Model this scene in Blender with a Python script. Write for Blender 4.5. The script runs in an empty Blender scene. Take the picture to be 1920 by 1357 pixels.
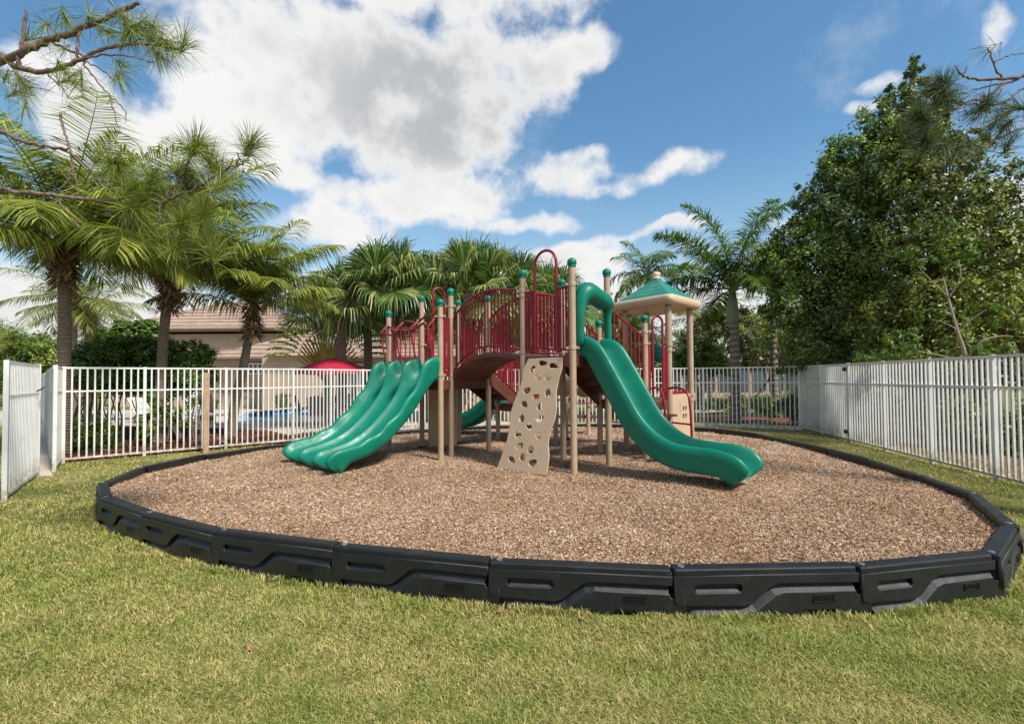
import bpy, math, random
import numpy as np
from mathutils import Vector, Matrix
S = bpy.context.scene
COL = S.collection
rad = math.radians
rng = np.random.default_rng(7)
random.seed(7)

# ------------------------------------------------------------------ camera
F, CX, CY = 950.0, 960.0, 684.0
PITCH, ROLL = rad(1.5), rad(0.45)
cam = bpy.data.cameras.new('camera')
camo = bpy.data.objects.new('camera', cam); COL.objects.link(camo)
camo.location = (0, 0, 1.55)
RC = Matrix.Rotation(rad(90) + PITCH, 3, 'X') @ Matrix.Rotation(-ROLL, 3, 'Z')
camo.rotation_euler = RC.to_euler()
cam.sensor_width = 36; cam.lens = F / 1920 * 36
cam.shift_y = (CY - 678.5) / 1920
cam.clip_start = 0.05; cam.clip_end = 2000
S.camera = camo
def ray(u, v):
    return RC @ Vector(((u - CX) / F, (CY - v) / F, -1))
def G(u, v, z=0.0):                       # the point of height z seen at photo pixel (u, v)
    d = ray(u, v); t = (z - 1.55) / d.z
    return Vector((d.x * t, d.y * t, z))
def D(u, v, Y):                           # the point at depth Y seen at photo pixel (u, v)
    d = ray(u, v); t = Y / d.y
    return Vector((d.x * t, Y, 1.55 + d.z * t))

# ------------------------------------------------------------------ light
SUN_EL, SUN_AZ = rad(50), rad(132)         # azimuth measured from +Y towards +X
sun = bpy.data.lights.new('sun', 'SUN'); sun.energy = 3.2; sun.angle = rad(9); sun.color = (1, .95, .86)
suno = bpy.data.objects.new('sun', sun); COL.objects.link(suno)
sd = Vector((math.sin(SUN_AZ) * math.cos(SUN_EL), math.cos(SUN_AZ) * math.cos(SUN_EL), math.sin(SUN_EL)))
suno.rotation_euler = sd.to_track_quat('Z', 'Y').to_euler(); suno.location = sd * 30
S.view_settings.view_transform = 'Standard'; S.view_settings.look = 'None'
S.view_settings.gamma = 1; S.view_settings.use_curve_mapping = False
S.view_settings.exposure = 0.78
S.cycles.max_bounces = 6; S.cycles.transparent_max_bounces = 4; S.cycles.transmission_bounces = 3
S.cycles.use_adaptive_sampling = True

class NT:                                 # tiny node-tree helper
    def __init__(s, tree): s.t = tree; tree.nodes.clear()
    def n(s, typ, **kw):
        x = s.t.nodes.new(typ)
        for k, v in kw.items():
            if k.startswith('i_'):
                key = k[2:]; key = int(key) if key.isdigit() else key
                if hasattr(v, 'is_linked') or hasattr(v, 'links'): s.t.links.new(v, x.inputs[key])
                else: x.inputs[key].default_value = v
            else: setattr(x, k, v)
        return x
    def l(s, a, b): s.t.links.new(a, b)
    def m(s, op, a, b=None, c=None, clamp=False):
        x = s.t.nodes.new('ShaderNodeMath'); x.operation = op; x.use_clamp = clamp
        for i, v in enumerate((a, b, c)):
            if v is None: continue
            if isinstance(v, (int, float)): x.inputs[i].default_value = v
            else: s.t.links.new(v, x.inputs[i])
        return x.outputs[0]
    def mr(s, v, a, b, c=0.0, d=1.0, smooth=True):
        x = s.t.nodes.new('ShaderNodeMapRange')
        if smooth: x.interpolation_type = 'SMOOTHSTEP'
        s.t.links.new(v, x.inputs[0])
        for i, q in enumerate((a, b, c, d)): x.inputs[i + 1].default_value = q
        return x.outputs[0]
    def noise(s, vec, scale, detail=4, rough=.55, dist=0.0):
        x = s.t.nodes.new('ShaderNodeTexNoise'); x.inputs['Scale'].default_value = scale
        x.inputs['Detail'].default_value = detail; x.inputs['Roughness'].default_value = rough
        x.inputs['Distortion'].default_value = dist
        if vec is not None: s.t.links.new(vec, x.inputs['Vector'])
        return x
    def mix(s, fac, a, b, blend='MIX'):
        x = s.t.nodes.new('ShaderNodeMix'); x.data_type = 'RGBA'; x.blend_type = blend
        for k, v in ((0, fac), (6, a), (7, b)):
            if isinstance(v, (int, float)): x.inputs[k].default_value = v
            elif isinstance(v, tuple): x.inputs[k].default_value = (*v, 1) if len(v) == 3 else v
            else: s.t.links.new(v, x.inputs[k])
        return x.outputs[2]

world = bpy.data.worlds.new('World'); S.world = world; world.use_nodes = True
w = NT(world.node_tree)
sky = w.n('ShaderNodeTexSky', sky_type='NISHITA', sun_disc=False, sun_elevation=SUN_EL, sun_rotation=SUN_AZ,
          air_density=1.3, dust_density=.6, ozone_density=2.2)
geo = w.n('ShaderNodeTexCoord')
sep = w.n('ShaderNodeSeparateXYZ', i_0=geo.outputs['Generated'])
wn = w.noise(geo.outputs['Generated'], 2.6, 4, .6)
wsep = w.n('ShaderNodeSeparateColor', i_0=wn.outputs['Color'])
az = w.m('ADD', w.m('ARCTAN2', sep.outputs[0], sep.outputs[1]), w.m('MULTIPLY', w.m('SUBTRACT', wsep.outputs[0], .5), .22))
el = w.m('ADD', w.m('ARCSINE', sep.outputs[2]), w.m('MULTIPLY', w.m('SUBTRACT', wsep.outputs[1], .5), .16))
def azel(u, v):
    d = ray(u, v).normalized(); return math.atan2(d.x, d.y), math.asin(d.z)
def blob(u, v, ru, rv, amp=1.0):
    a, e = azel(u, v); a1, _ = azel(u + ru, v); a0, _ = azel(u - ru, v); _, e1 = azel(u, v - rv); _, e0 = azel(u, v + rv)
    dx = w.m('MULTIPLY', w.m('SUBTRACT', az, a), 2 / (a1 - a0)); dy = w.m('MULTIPLY', w.m('SUBTRACT', el, e), 2 / (e1 - e0))
    d2 = w.m('ADD', w.m('MULTIPLY', dx, dx), w.m('MULTIPLY', dy, dy))
    return w.m('MULTIPLY', w.m('SUBTRACT', 1.0, d2), amp)
BL = [(560, 200, 160, 130), (760, 250, 200, 110), (900, 130, 220, 130), (700, 110, 330, 120), (1010, 105, 150, 80), (880, 210, 130, 110), (640, 210, 180, 100), (430, 190, 190, 120), (420, 50, 260, 90),
      (780, -40, 420, 110), (140, 190, 170, 130), (260, 240, 200, 80), (480, 260, 150, 60), (760, 375, 215, 75), (640, 420, 170, 55), (520, 300, 110, 45), (560, 330, 90, 30, .8),
      (1260, 342, 120, 36), (1170, 365, 90, 22, .7), (1060, 335, 110, 36, .3), (1090, 305, 50, 20, .35), (960, 425, 110, 24, .8), (1050, 490, 130, 38), (1110, 530, 120, 34), (330, 480, 250, 60),
      (60, 560, 240, 90), (330, 560, 160, 60), (1850, 62, 30, 34, .4), (1615, 192, 44, 16, .35), (1590, 226, 34, 12, .3), (1200, 450, 120, 14, .4), (1470, 430, 60, 12, .3), (1260, 440, 60, 10, .5),
      (1380, 600, 300, 60, .9), (1820, 420, 160, 60, .7), (700, 540, 260, 50, .8), (-200, 300, 180, 260), (1240, 588, 130, 40)]
fld = None; bigs = None
for i, b in enumerate(BL):
    x = blob(*b)
    fld = x if fld is None else w.m('SMOOTH_MAX', fld, x, .25)
w_n1 = w.noise(geo.outputs['Generated'], 6.5, 10, .61, 0.0)
w_n2 = w.noise(geo.outputs['Generated'], 2.2, 5, .5)
front = w.mr(sep.outputs[1], -.25, .15)
back = w.m('MULTIPLY', w.m('SUBTRACT', w_n2.outputs[0], .47), 4)
base = w.m('ADD', w.m('MULTIPLY', w.m('MAXIMUM', fld, -1.2), front), w.m('MULTIPLY', back, w.m('SUBTRACT', 1, front)))
dens = w.m('ADD', base, w.m('MULTIPLY', w.m('SUBTRACT', w_n1.outputs[0], .5), 3.9))
mask = w.mr(dens, -0.15, .72)
wisp = w.m('MULTIPLY', w.mr(w.noise(geo.outputs['Generated'], 3.4, 8, .68).outputs[0], .52, .8), .35)
mask = w.m('MAXIMUM', mask, wisp)
# cloud colour: bright rims, grey bellies where it is deep
a0, e0 = azel(860, 170)
deep = w.mr(dens, .35, 1.5)
n3 = w.noise(geo.outputs['Generated'], 4.5, 6, .55)
bb_ = w.mr(blob(850, 190, 330, 190), -.2, .9)
belly = w.m('MULTIPLY', w.mr(dens, .25, 1.3), w.m('MAXIMUM', bb_, w.mr(n3.outputs[0], .36, .68, .05, .8)))
ccol = w.mix(belly, (4.7, 4.66, 4.6), (2.5, 2.6, 2.72))
skyc = w.mix(1.0, sky.outputs[0], (.47, .66, .73), 'MULTIPLY')
hz = w.mr(sep.outputs[2], 0.0, .42, .75, 0.0)
skyc = w.mix(hz, skyc, (3.1, 3.8, 4.4))
colr = w.mix(mask, skyc, ccol)
bg = w.n('ShaderNodeBackground', i_0=colr, i_1=0.118)
wo = w.n('ShaderNodeOutputWorld', i_0=bg.outputs[0])

# ------------------------------------------------------------------ materials
def mat(name, base, rough=.5, var=.12, vscale=6.0, bump=0.0, bscale=60.0, spec=.5, metallic=0.0, coat=0.0, dirt=None, dscale=3.0, damt=.4):
    m = bpy.data.materials.new(name); m.use_nodes = True; t = NT(m.node_tree)
    tc = t.n('ShaderNodeTexCoord'); P = tc.outputs['Object']
    n = t.noise(P, vscale, 5, .6)
    lo = tuple(c * (1 - var) for c in base); hi = tuple(min(1, c * (1 + var)) for c in base)
    c = t.mix(t.mr(n.outputs[0], .3, .7), lo, hi)
    if dirt:
        n2 = t.noise(P, dscale, 8, .7)
        c = t.mix(t.mr(n2.outputs[0], .5, .75, 0, damt), c, dirt)
    b = t.n('ShaderNodeBsdfPrincipled', i_0=c)
    b.inputs['Roughness'].default_value = rough; b.inputs['Metallic'].default_value = metallic
    b.inputs['Specular IOR Level'].default_value = spec; b.inputs['Coat Weight'].default_value = coat
    rn = t.mr(t.noise(P, vscale * 3, 3).outputs[0], .3, .7, max(0.05, rough - .08), rough + .08); t.l(rn, b.inputs['Roughness'])
    if bump:
        bn = t.noise(P, bscale, 4, .6)
        bp = t.n('ShaderNodeBump', i_Strength=bump, i_Distance=.01, i_Height=bn.outputs[0]); t.l(bp.outputs[0], b.inputs['Normal'])
    t.n('ShaderNodeOutputMaterial', i_0=b.outputs[0])
    return m
def leafmat(name, cols, rough=.45, trans=.35, spec=.4, patch=None, pscale=.6):
    """leaf colour varies by leaf (random per island) over a ramp of colours"""
    m = bpy.data.materials.new(name); m.use_nodes = True; t = NT(m.node_tree)
    g = t.n('ShaderNodeNewGeometry'); r = t.n('ShaderNodeValToRGB', i_0=g.outputs['Random Per Island'])
    el = r.color_ramp.elements
    while len(el) < len(cols): el.new(.5)
    for i, c in enumerate(cols):
        el[i].position = i / (len(cols) - 1); el[i].color = (*c, 1)
    c = r.outputs[0]
    if patch:
        tc = t.n('ShaderNodeTexCoord'); n = t.noise(tc.outputs['Object'], pscale, 3)
        c = t.mix(t.mr(n.outputs[0], .42, .62), c, t.mix(1.0, c, patch, 'MULTIPLY'))
    b = t.n('ShaderNodeBsdfPrincipled', i_0=c); b.inputs['Roughness'].default_value = rough; b.inputs['Specular IOR Level'].default_value = spec
    tr = t.n('ShaderNodeBsdfTranslucent', i_0=t.mix(1.0, c, (1.3, 1.35, .7), 'MULTIPLY'))
    mx = t.n('ShaderNodeMixShader', i_0=trans, i_1=b.outputs[0], i_2=tr.outputs[0])
    t.n('ShaderNodeOutputMaterial', i_0=mx.outputs[0])
    return m
M = {}
M['green'] = mat('green_plastic', (.000, .165, .104), .38, .10, 3, .04, 300, spec=.32, dirt=(.16, .24, .19), dscale=5, damt=.16)
M['green_roof'] = mat('green_roof_plastic', (.015, .19, .135), .45, .12, 5, .1, 80, dirt=(.2, .3, .25), damt=.3)
M['red'] = mat('red_coated_metal', (.25, .004, .018), .40, .12, 8, .03, 200, dirt=(.3, .1, .08), damt=.15)
M['beige'] = mat('beige_coated_metal', (.42, .30, .205), .42, .08, 4, .04, 200, dirt=(.22, .15, .1), dscale=5, damt=.35)
M['tan'] = mat('tan_plastic', (.57, .41, .27), .45, .06, 3, .05, 250, dirt=(.35, .25, .16), damt=.25)
M['brown'] = mat('brown_coated_deck', (.12, .036, .022), .5, .15, 6, .1, 150, dirt=(.3, .2, .15), damt=.25)
M['dark'] = mat('dark_metal', (.03, .025, .022), .5)
M['black'] = mat('black_recycled_plastic', (.009, .010, .011), .44, .25, 5, .35, 220, dirt=(.05, .045, .04), dscale=7, damt=.35)
M['white'] = mat('white_fence_paint', (.72, .71, .68), .5, .05, 2, .03, 90, dirt=(.38, .33, .27), dscale=3.2, damt=.45)
_t = M['white'].node_tree; _b = [q for q in _t.nodes if q.type == 'BSDF_PRINCIPLED'][0]; _s = _b.inputs[0].links[0].from_socket; _n = NT.__new__(NT); _n.t = _t
_g = _n.n('ShaderNodeNewGeometry'); _z = _n.n('ShaderNodeSeparateXYZ', i_0=_g.outputs['Position']); _q = _n.noise(_g.outputs['Position'], 9, 5, .7)
_f = _n.m('MULTIPLY', _n.mr(_z.outputs[2], .04, .42, 1, 0), _n.mr(_q.outputs[0], .38, .62, .1, .85)); _n.l(_n.mix(_f, _s, (.30, .24, .17)), _b.inputs[0])
M['whitep'] = mat('white_furniture', (.78, .78, .76), .4)
M['steel'] = mat('steel', (.6, .6, .6), .3, metallic=.9)
M['wood'] = mat('wooden_stake', (.42, .27, .17), .7, .2, 9, .2, 60)
M['stucco'] = mat('beige_stucco', (.45, .34, .25), .85, .06, 2, .3, 120, dirt=(.4, .31, .24), damt=.3)
M['trim'] = mat('brown_trim', (.26, .17, .11), .6)
M['glass'] = mat('window_glass', (.05, .06, .07), .08, spec=.9)
M['concrete'] = mat('pool_deck_concrete', (.50, .43, .35), .8, .1, 1.2, .2, 60, dirt=(.35, .3, .25), dscale=.8, damt=.5)
M['umbrella'] = mat('crimson_fabric', (.46, .012, .05), .8, .1, 10)
M['chair'] = mat('dark_wicker', (.035, .03, .03), .6, .3, 40, .5, 300)
M['coping'] = mat('coping', (.55, .50, .43), .7)
M['brownfab'] = mat('brown_fabric', (.09, .05, .035), .8)

def special(name):
    m = bpy.data.materials.new(name); m.use_nodes = True; return m, NT(m.node_tree)
# bark with rings (palms), rough bark (pine)
def ringbark(name, c1, c2, scale):
    m, t = special(name); tc = t.n('ShaderNodeTexCoord')
    wv = t.n('ShaderNodeTexWave', wave_type='BANDS', bands_direction='Z', i_Scale=scale, i_Distortion=3.0, i_Detail=3.0, i_Vector=tc.outputs['Object'])
    wv.inputs['Detail Scale'].default_value = 2.0
    n = t.noise(tc.outputs['Object'], 14, 6, .7)
    f = t.m('MULTIPLY', wv.outputs[0], t.mr(n.outputs[0], .25, .7, .35, 1))
    b = t.n('ShaderNodeBsdfPrincipled', i_0=t.mix(f, c1, c2)); b.inputs['Roughness'].default_value = .9
    bp = t.n('ShaderNodeBump', i_Strength=.9, i_Distance=.03, i_Height=f); t.l(bp.outputs[0], b.inputs['Normal'])
    t.n('ShaderNodeOutputMaterial', i_0=b.outputs[0]); return m
M['palmbark'] = ringbark('palm_bark', (.10, .07, .05), (.47, .35, .26), 6)
M['greybark'] = ringbark('grey_palm_bark', (.14, .105, .09), (.42, .35, .31), 1.6)
M['pinebark'] = mat('pine_bark', (.17, .115, .09), .9, .5, 25, 1.0, 50)
M['twig'] = mat('pale_twig', (.32, .26, .20), .85, .2, 12, .4, 60)
M['fibre'] = leafmat('dry_fibre', [(.14, .08, .045), (.30, .18, .10), (.46, .30, .19)], .8, .1)
M['crownshaft'] = mat('crownshaft', (.20, .26, .15), .5, .15, 3)
M['petiole'] = mat('petiole', (.22, .25, .05), .5, .2, 4)
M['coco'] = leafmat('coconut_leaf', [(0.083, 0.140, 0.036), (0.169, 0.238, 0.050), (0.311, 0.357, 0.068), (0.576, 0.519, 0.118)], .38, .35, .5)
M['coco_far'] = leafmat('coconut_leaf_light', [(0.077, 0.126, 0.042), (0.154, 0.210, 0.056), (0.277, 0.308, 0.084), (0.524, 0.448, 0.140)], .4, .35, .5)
M['fan'] = leafmat('fan_palm_leaf', [(0.037, 0.081, 0.025), (0.068, 0.136, 0.034), (0.120, 0.204, 0.048), (0.240, 0.286, 0.095), (0.449, 0.435, 0.190)], .32, .25, .6)
M['royal'] = leafmat('feather_palm_leaf', [(0.043, 0.102, 0.030), (0.076, 0.158, 0.040), (0.131, 0.220, 0.040), (0.218, 0.251, 0.050)], .4, .3, .5)
M['royal_y'] = leafmat('yellowing_leaf', [(.30, .16, .02), (.22, .20, .03), (.35, .26, .04)], .5, .3)
M['ficus'] = leafmat('glossy_leaf', [(0.040, 0.068, 0.022), (0.077, 0.120, 0.032), (0.140, 0.196, 0.048), (0.255, 0.306, 0.077)], .42, .22, .5, (1.7, 1.75, 1.2), .42)
M['ficus2'] = leafmat('yellowgreen_leaf', [(0.069, 0.094, 0.026), (0.138, 0.187, 0.037), (0.256, 0.301, 0.056), (0.510, 0.506, 0.094)], .42, .3, .5, (.45, .5, .55), .42)
M['shrub'] = leafmat('shrub_leaf', [(0.043, 0.085, 0.016), (0.086, 0.169, 0.026), (0.157, 0.260, 0.039), (0.257, 0.338, 0.065)], .4, .35, .5)
M['hedge'] = leafmat('hedge_leaf', [(0.033, 0.075, 0.015), (0.074, 0.149, 0.022), (0.131, 0.237, 0.030), (0.213, 0.328, 0.045)], .4, .3, .5, (.6, .6, .6), .8)
M['olive'] = leafmat('olive_leaf', [(0.072, 0.084, 0.030), (0.132, 0.144, 0.048), (0.192, 0.180, 0.072)], .5, .3)
M['pine'] = leafmat('pine_needle', [(0.064, 0.107, 0.023), (0.128, 0.195, 0.032), (0.257, 0.300, 0.048), (0.427, 0.407, 0.080)], .5, .2)
M['pinedark'] = leafmat('dark_pine_needle', [(0.033, 0.075, 0.038), (0.058, 0.120, 0.045), (0.099, 0.165, 0.060), (0.247, 0.135, 0.060)], .5, .2)
M['gold'] = leafmat('golden_stalk', [(.45, .28, .04), (.5, .38, .08), (.4, .18, .03)], .5, .3)
M['flower'] = leafmat('red_flower', [(.55, .02, .02), (.7, .05, .04)], .5, .3)
M['grassblade'] = leafmat('grass_blade', [(0.141, 0.164, 0.037), (0.246, 0.272, 0.067), (0.387, 0.365, 0.110), (0.559, 0.481, 0.185), (0.775, 0.597, 0.310)], .6, .3, .2, (.76, .88, .68), 1.6)
M['chip'] = leafmat('mulch_chip', [(.21, .125, .072), (.33, .205, .125), (.43, .29, .185), (.54, .38, .25), (.68, .50, .35)], .85, .0, .2, (.88, .83, .78), .9)
M['redchip'] = leafmat('red_mulch_chip', [(.07, .025, .018), (.16, .055, .035), (.27, .11, .075)], .85, .0, .2)

def soil(name, c1, c2, c3, s1, s2, bump=.8):
    m, t = special(name); tc = t.n('ShaderNodeTexCoord'); P = tc.outputs['Object']
    v = t.n('ShaderNodeTexVoronoi', i_Vector=P, i_Scale=s1); vs = t.n('ShaderNodeSeparateColor', i_0=v.outputs['Color'])
    n = t.noise(P, s2, 6, .65)
    c = t.mix(vs.outputs[0], c1, c2); c = t.mix(t.mr(n.outputs[0], .4, .65), c, t.mix(vs.outputs[1], c2, c3))
    b = t.n('ShaderNodeBsdfPrincipled', i_0=c); b.inputs['Roughness'].default_value = .9; b.inputs['Specular IOR Level'].default_value = .2
    bp = t.n('ShaderNodeBump', i_Strength=bump, i_Distance=.02, i_Height=t.m('ADD', vs.outputs[2], n.outputs[0])); t.l(bp.outputs[0], b.inputs['Normal'])
    t.n('ShaderNodeOutputMaterial', i_0=b.outputs[0]); return m
M['mulch'] = soil('mulch_base', (.16, .10, .065), (.40, .27, .185), (.54, .39, .28), 48, 1.2)
M['redmulch'] = soil('red_mulch_base', (.07, .025, .018), (.20, .075, .05), (.30, .13, .09), 22, 2)
M['lawn'] = soil('lawn_base', (.11, .115, .035), (.22, .21, .07), (.36, .30, .13), 160, .9, .6)
m, t = special('roof_tile'); tc = t.n('ShaderNodeTexCoord'); P = tc.outputs['Object']
wv = t.n('ShaderNodeTexWave', wave_type='BANDS', bands_direction='Z', i_Vector=P, i_Scale=1.15, i_Distortion=.15); wv.wave_profile = 'SAW'
n = t.noise(P, 3, 6, .7); vv = t.n('ShaderNodeTexVoronoi', i_Vector=P, i_Scale=3.0); vs = t.n('ShaderNodeSeparateColor', i_0=vv.outputs['Color'])
c = t.mix(vs.outputs[0], (.30, .20, .14), (.42, .30, .22)); c = t.mix(t.mr(n.outputs[0], .45, .7, 0, .5), c, (.30, .22, .18))
c = t.mix(t.mr(wv.outputs[0], .62, .95, 0, .92), c, (.06, .04, .03))
b = t.n('ShaderNodeBsdfPrincipled', i_0=c); b.inputs['Roughness'].default_value = .85
bp = t.n('ShaderNodeBump', i_Strength=.8, i_Distance=.05, i_Height=wv.outputs[0]); t.l(bp.outputs[0], b.inputs['Normal'])
t.n('ShaderNodeOutputMaterial', i_0=b.outputs[0]); M['tile'] = m
m, t = special('pool_water'); tc = t.n('ShaderNodeTexCoord')
b = t.n('ShaderNodeBsdfPrincipled'); b.inputs[0].default_value = (.16, .42, .50, 1); b.inputs['Roughness'].default_value = .06
bp = t.n('ShaderNodeBump', i_Strength=.25, i_Distance=.05, i_Height=t.noise(tc.outputs['Object'], 5, 3).outputs[0]); t.l(bp.outputs[0], b.inputs['Normal'])
t.n('ShaderNodeOutputMaterial', i_0=b.outputs[0]); M['water'] = m
m, t = special('pool_tile'); tc = t.n('ShaderNodeTexCoord')
ck = t.n('ShaderNodeTexChecker', i_Vector=tc.outputs['Object'], i_Scale=3.2); ck.inputs[1].default_value = (.01, .03, .14, 1); ck.inputs[2].default_value = (.35, .42, .6, 1)
b = t.n('ShaderNodeBsdfPrincipled', i_0=ck.outputs[0]); b.inputs['Roughness'].default_value = .2
t.n('ShaderNodeOutputMaterial', i_0=b.outputs[0]); M['pooltile'] = m
M['stone'] = soil('stone_veneer', (.16, .12, .09), (.36, .29, .22), (.5, .42, .34), 5, 3)

# ------------------------------------------------------------------ mesh helpers
class MB:
    def __init__(s): s.v = []; s.f = []; s.n = 0
    def add(s, v, f):
        v = np.asarray(v, float).reshape(-1, 3); s.v.append(v); o = s.n
        s.f.extend([tuple(i + o for i in q) for q in f]); s.n += len(v); return s
    def box(s, c, size, ex=(1, 0, 0), ez=(0, 0, 1)):
        ex = Vector(ex).normalized(); ez = Vector(ez).normalized(); ey = ez.cross(ex).normalized(); ez = ex.cross(ey)
        c = Vector(c); a = ex * size[0] / 2; b = ey * size[1] / 2; d = ez * size[2] / 2
        v = [c + a * i + b * j + d * k for k in (-1, 1) for j in (-1, 1) for i in (-1, 1)]
        return s.add(v, [(0, 2, 3, 1), (4, 5, 7, 6), (0, 1, 5, 4), (2, 6, 7, 3), (0, 4, 6, 2), (1, 3, 7, 5)])
    def bar(s, a, b, wx, wy, up=(0, 0, 1)):              # a box between two points
        a = Vector(a); b = Vector(b); d = b - a; up = Vector(up)
        if abs(d.normalized().dot(up)) > .98: up = Vector((1, 0, 0))
        ex = d.normalized(); ey = up.cross(ex).normalized(); ez = ex.cross(ey)
        return s.box((a + b) / 2, (d.length, wx, wy), ex, ez)
    def tube(s, pts, r, n=10, cap=True):
        pts = [Vector(p) for p in pts]; m = len(pts); rs = r if hasattr(r, '__len__') else [r] * m
        ref = None; V = []
        for i, p in enumerate(pts):
            d = (pts[min(i + 1, m - 1)] - pts[max(i - 1, 0)]).normalized()
            if ref is None:
                ref = Vector((0, 0, 1)) if abs(d.z) < .9 else Vector((1, 0, 0))
            x = (ref - d * ref.dot(d)).normalized(); y = d.cross(x); ref = x
            for k in range(n):
                a = 2 * math.pi * k / n; V.append(p + (x * math.cos(a) + y * math.sin(a)) * rs[i])
        Fc = [(i * n + k, i * n + (k + 1) % n, (i + 1) * n + (k + 1) % n, (i + 1) * n + k) for i in range(m - 1) for k in range(n)]
        if cap: Fc += [tuple(range(n - 1, -1, -1)), tuple((m - 1) * n + k for k in range(n))]
        return s.add(V, Fc)
    def cyl(s, a, b, r, n=16): return s.tube([a, b], r, n)
    def ball(s, c, r, nu=16, nv=10, sz=1.0, flat=None):
        V = [(c[0], c[1], c[2] + r * sz)]
        for j in range(1, nv):
            ph = math.pi * j / nv
            for i in range(nu):
                a = 2 * math.pi * i / nu; V.append((c[0] + r * math.sin(ph) * math.cos(a), c[1] + r * math.sin(ph) * math.sin(a), c[2] + r * sz * math.cos(ph)))
        V.append((c[0], c[1], c[2] - r * sz)); e = len(V) - 1
        Fc = [(0, 1 + i, 1 + (i + 1) % nu) for i in range(nu)]
        for j in range(nv - 2):
            Fc += [(1 + j * nu + i, 1 + (j + 1) * nu + i, 1 + (j + 1) * nu + (i + 1) % nu, 1 + j * nu + (i + 1) % nu) for i in range(nu)]
        Fc += [(e, 1 + (nv - 2) * nu + (i + 1) % nu, 1 + (nv - 2) * nu + i) for i in range(nu)]
        return s.add(V, Fc)
    def prism(s, poly, d):                                # polygon of 3D points pushed along d
        d = Vector(d); P = [Vector(p) for p in poly]; n = len(P)
        return s.add(P + [p + d for p in P], [tuple(range(n - 1, -1, -1)), tuple(range(n, 2 * n))] + [(i, (i + 1) % n, n + (i + 1) % n, n + i) for i in range(n)])
    def loft(s, rings, closed=True, cap=True):
        n = len(rings[0]); m = len(rings); V = [p for r in rings for p in r]; q = n if closed else n - 1
        Fc = [(i * n + k, i * n + (k + 1) % n, (i + 1) * n + (k + 1) % n, (i + 1) * n + k) for i in range(m - 1) for k in range(q)]
        if cap: Fc += [tuple(range(n - 1, -1, -1)), tuple((m - 1) * n + k for k in range(n))]
        return s.add(V, Fc)

def obj(name, mb, material, parent=None, smooth=False, bevel=0, sub=0, loc=None, angle=35):
    me = bpy.data.meshes.new(name)
    o = bpy.data.objects.new(name, me); COL.objects.link(o)
    v = np.concatenate(mb.v) if mb.v else np.zeros((0, 3))
    base = np.zeros(3)
    if parent is not None:
        o.parent = parent; q = parent; L = Vector((0, 0, 0))
        while q is not None: L += q.location; q = q.parent
        base = np.array(L)
    elif loc is not None: o.location = loc; base = np.array(loc)
    me.from_pydata((v - base).tolist(), [], mb.f)
    me.materials.append(M[material] if isinstance(material, str) else material)
    if smooth:
        me.polygons.foreach_set('use_smooth', [True] * len(me.polygons))
        if smooth == 'angle':
            me.set_sharp_from_angle(angle=rad(angle))
    if bevel:
        b = o.modifiers.new('bevel', 'BEVEL'); b.width = bevel; b.segments = 2; b.limit_method = 'ANGLE'; b.angle_limit = rad(40)
    if sub:
        b = o.modifiers.new('sub', 'SUBSURF'); b.levels = sub; b.render_levels = sub
    return o
def tag(o, label=None, cat=None, group=None, kind=None):
    if label: o['label'] = label
    if cat: o['category'] = cat
    if group: o['group'] = group
    if kind: o['kind'] = kind
    return o
def empty(name, loc, label=None, cat=None, group=None):
    o = bpy.data.objects.new(name, None); COL.objects.link(o); o.location = Vector(loc); o.empty_display_size = .2
    return tag(o, label, cat, group)
def copy_tree(o, parent=None):
    c = o.copy(); COL.objects.link(c)
    if parent is not None: c.parent = parent
    for ch in list(o.children): copy_tree(ch, c)
    return c
def catmull(P, n=6):
    P = [Vector(p) for p in P]; out = []
    for i in range(len(P) - 1):
        p0 = P[max(i - 1, 0)]; p1 = P[i]; p2 = P[i + 1]; p3 = P[min(i + 2, len(P) - 1)]
        for k in range(n):
            t = k / n
            out.append(.5 * ((2 * p1) + (p2 - p0) * t + (2 * p0 - 5 * p1 + 4 * p2 - p3) * t * t + (3 * p1 - p0 - 3 * p2 + p3) * t ** 3))
    out.append(P[-1]); return out
def cards(name, V, k, material, parent=None, faces=None, loc=None, smooth=False):
    """fast mesh from an (N, k, 3) array: N leaves with k vertices each; faces index into one leaf"""
    V = np.asarray(V, np.float64); N = len(V); base = np.zeros(3)
    me = bpy.data.meshes.new(name); o = bpy.data.objects.new(name, me); COL.objects.link(o)
    if parent is not None:
        o.parent = parent; q = parent; L = Vector((0, 0, 0))
        while q is not None: L += q.location; q = q.parent
        base = np.array(L)
    elif loc is not None: o.location = loc; base = np.array(loc)
    faces = faces or [tuple(range(k))]
    V = V - base
    me.vertices.add(N * k); me.vertices.foreach_set('co', V.astype(np.float32).ravel())
    lt = np.array([len(f) for f in faces]); idx = np.concatenate([np.array(f) for f in faces])
    li = (np.arange(N)[:, None] * k + idx[None]).ravel()
    me.loops.add(len(li)); me.loops.foreach_set('vertex_index', li.astype(np.int32))
    tot = np.tile(lt, N); st = np.concatenate([[0], np.cumsum(tot)[:-1]])
    me.polygons.add(len(tot)); me.polygons.foreach_set('loop_start', st.astype(np.int32)); me.polygons.foreach_set('loop_total', tot.astype(np.int32))
    if smooth: me.polygons.foreach_set('use_smooth', np.ones(len(tot), bool))
    me.update(calc_edges=True); me.materials.append(M[material]); return o
def inpoly(X, Y, P):
    c = np.zeros(X.shape, bool); n = len(P)
    for i in range(n):
        x1, y1 = P[i]; x2, y2 = P[(i + 1) % n]
        t = ((y1 > Y) != (y2 > Y)) & (X < (x2 - x1) * (Y - y1) / (y2 - y1 + 1e-12) + x1); c ^= t
    return c
def unit(a): return a / (np.linalg.norm(a, axis=-1, keepdims=True) + 1e-9)
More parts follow.
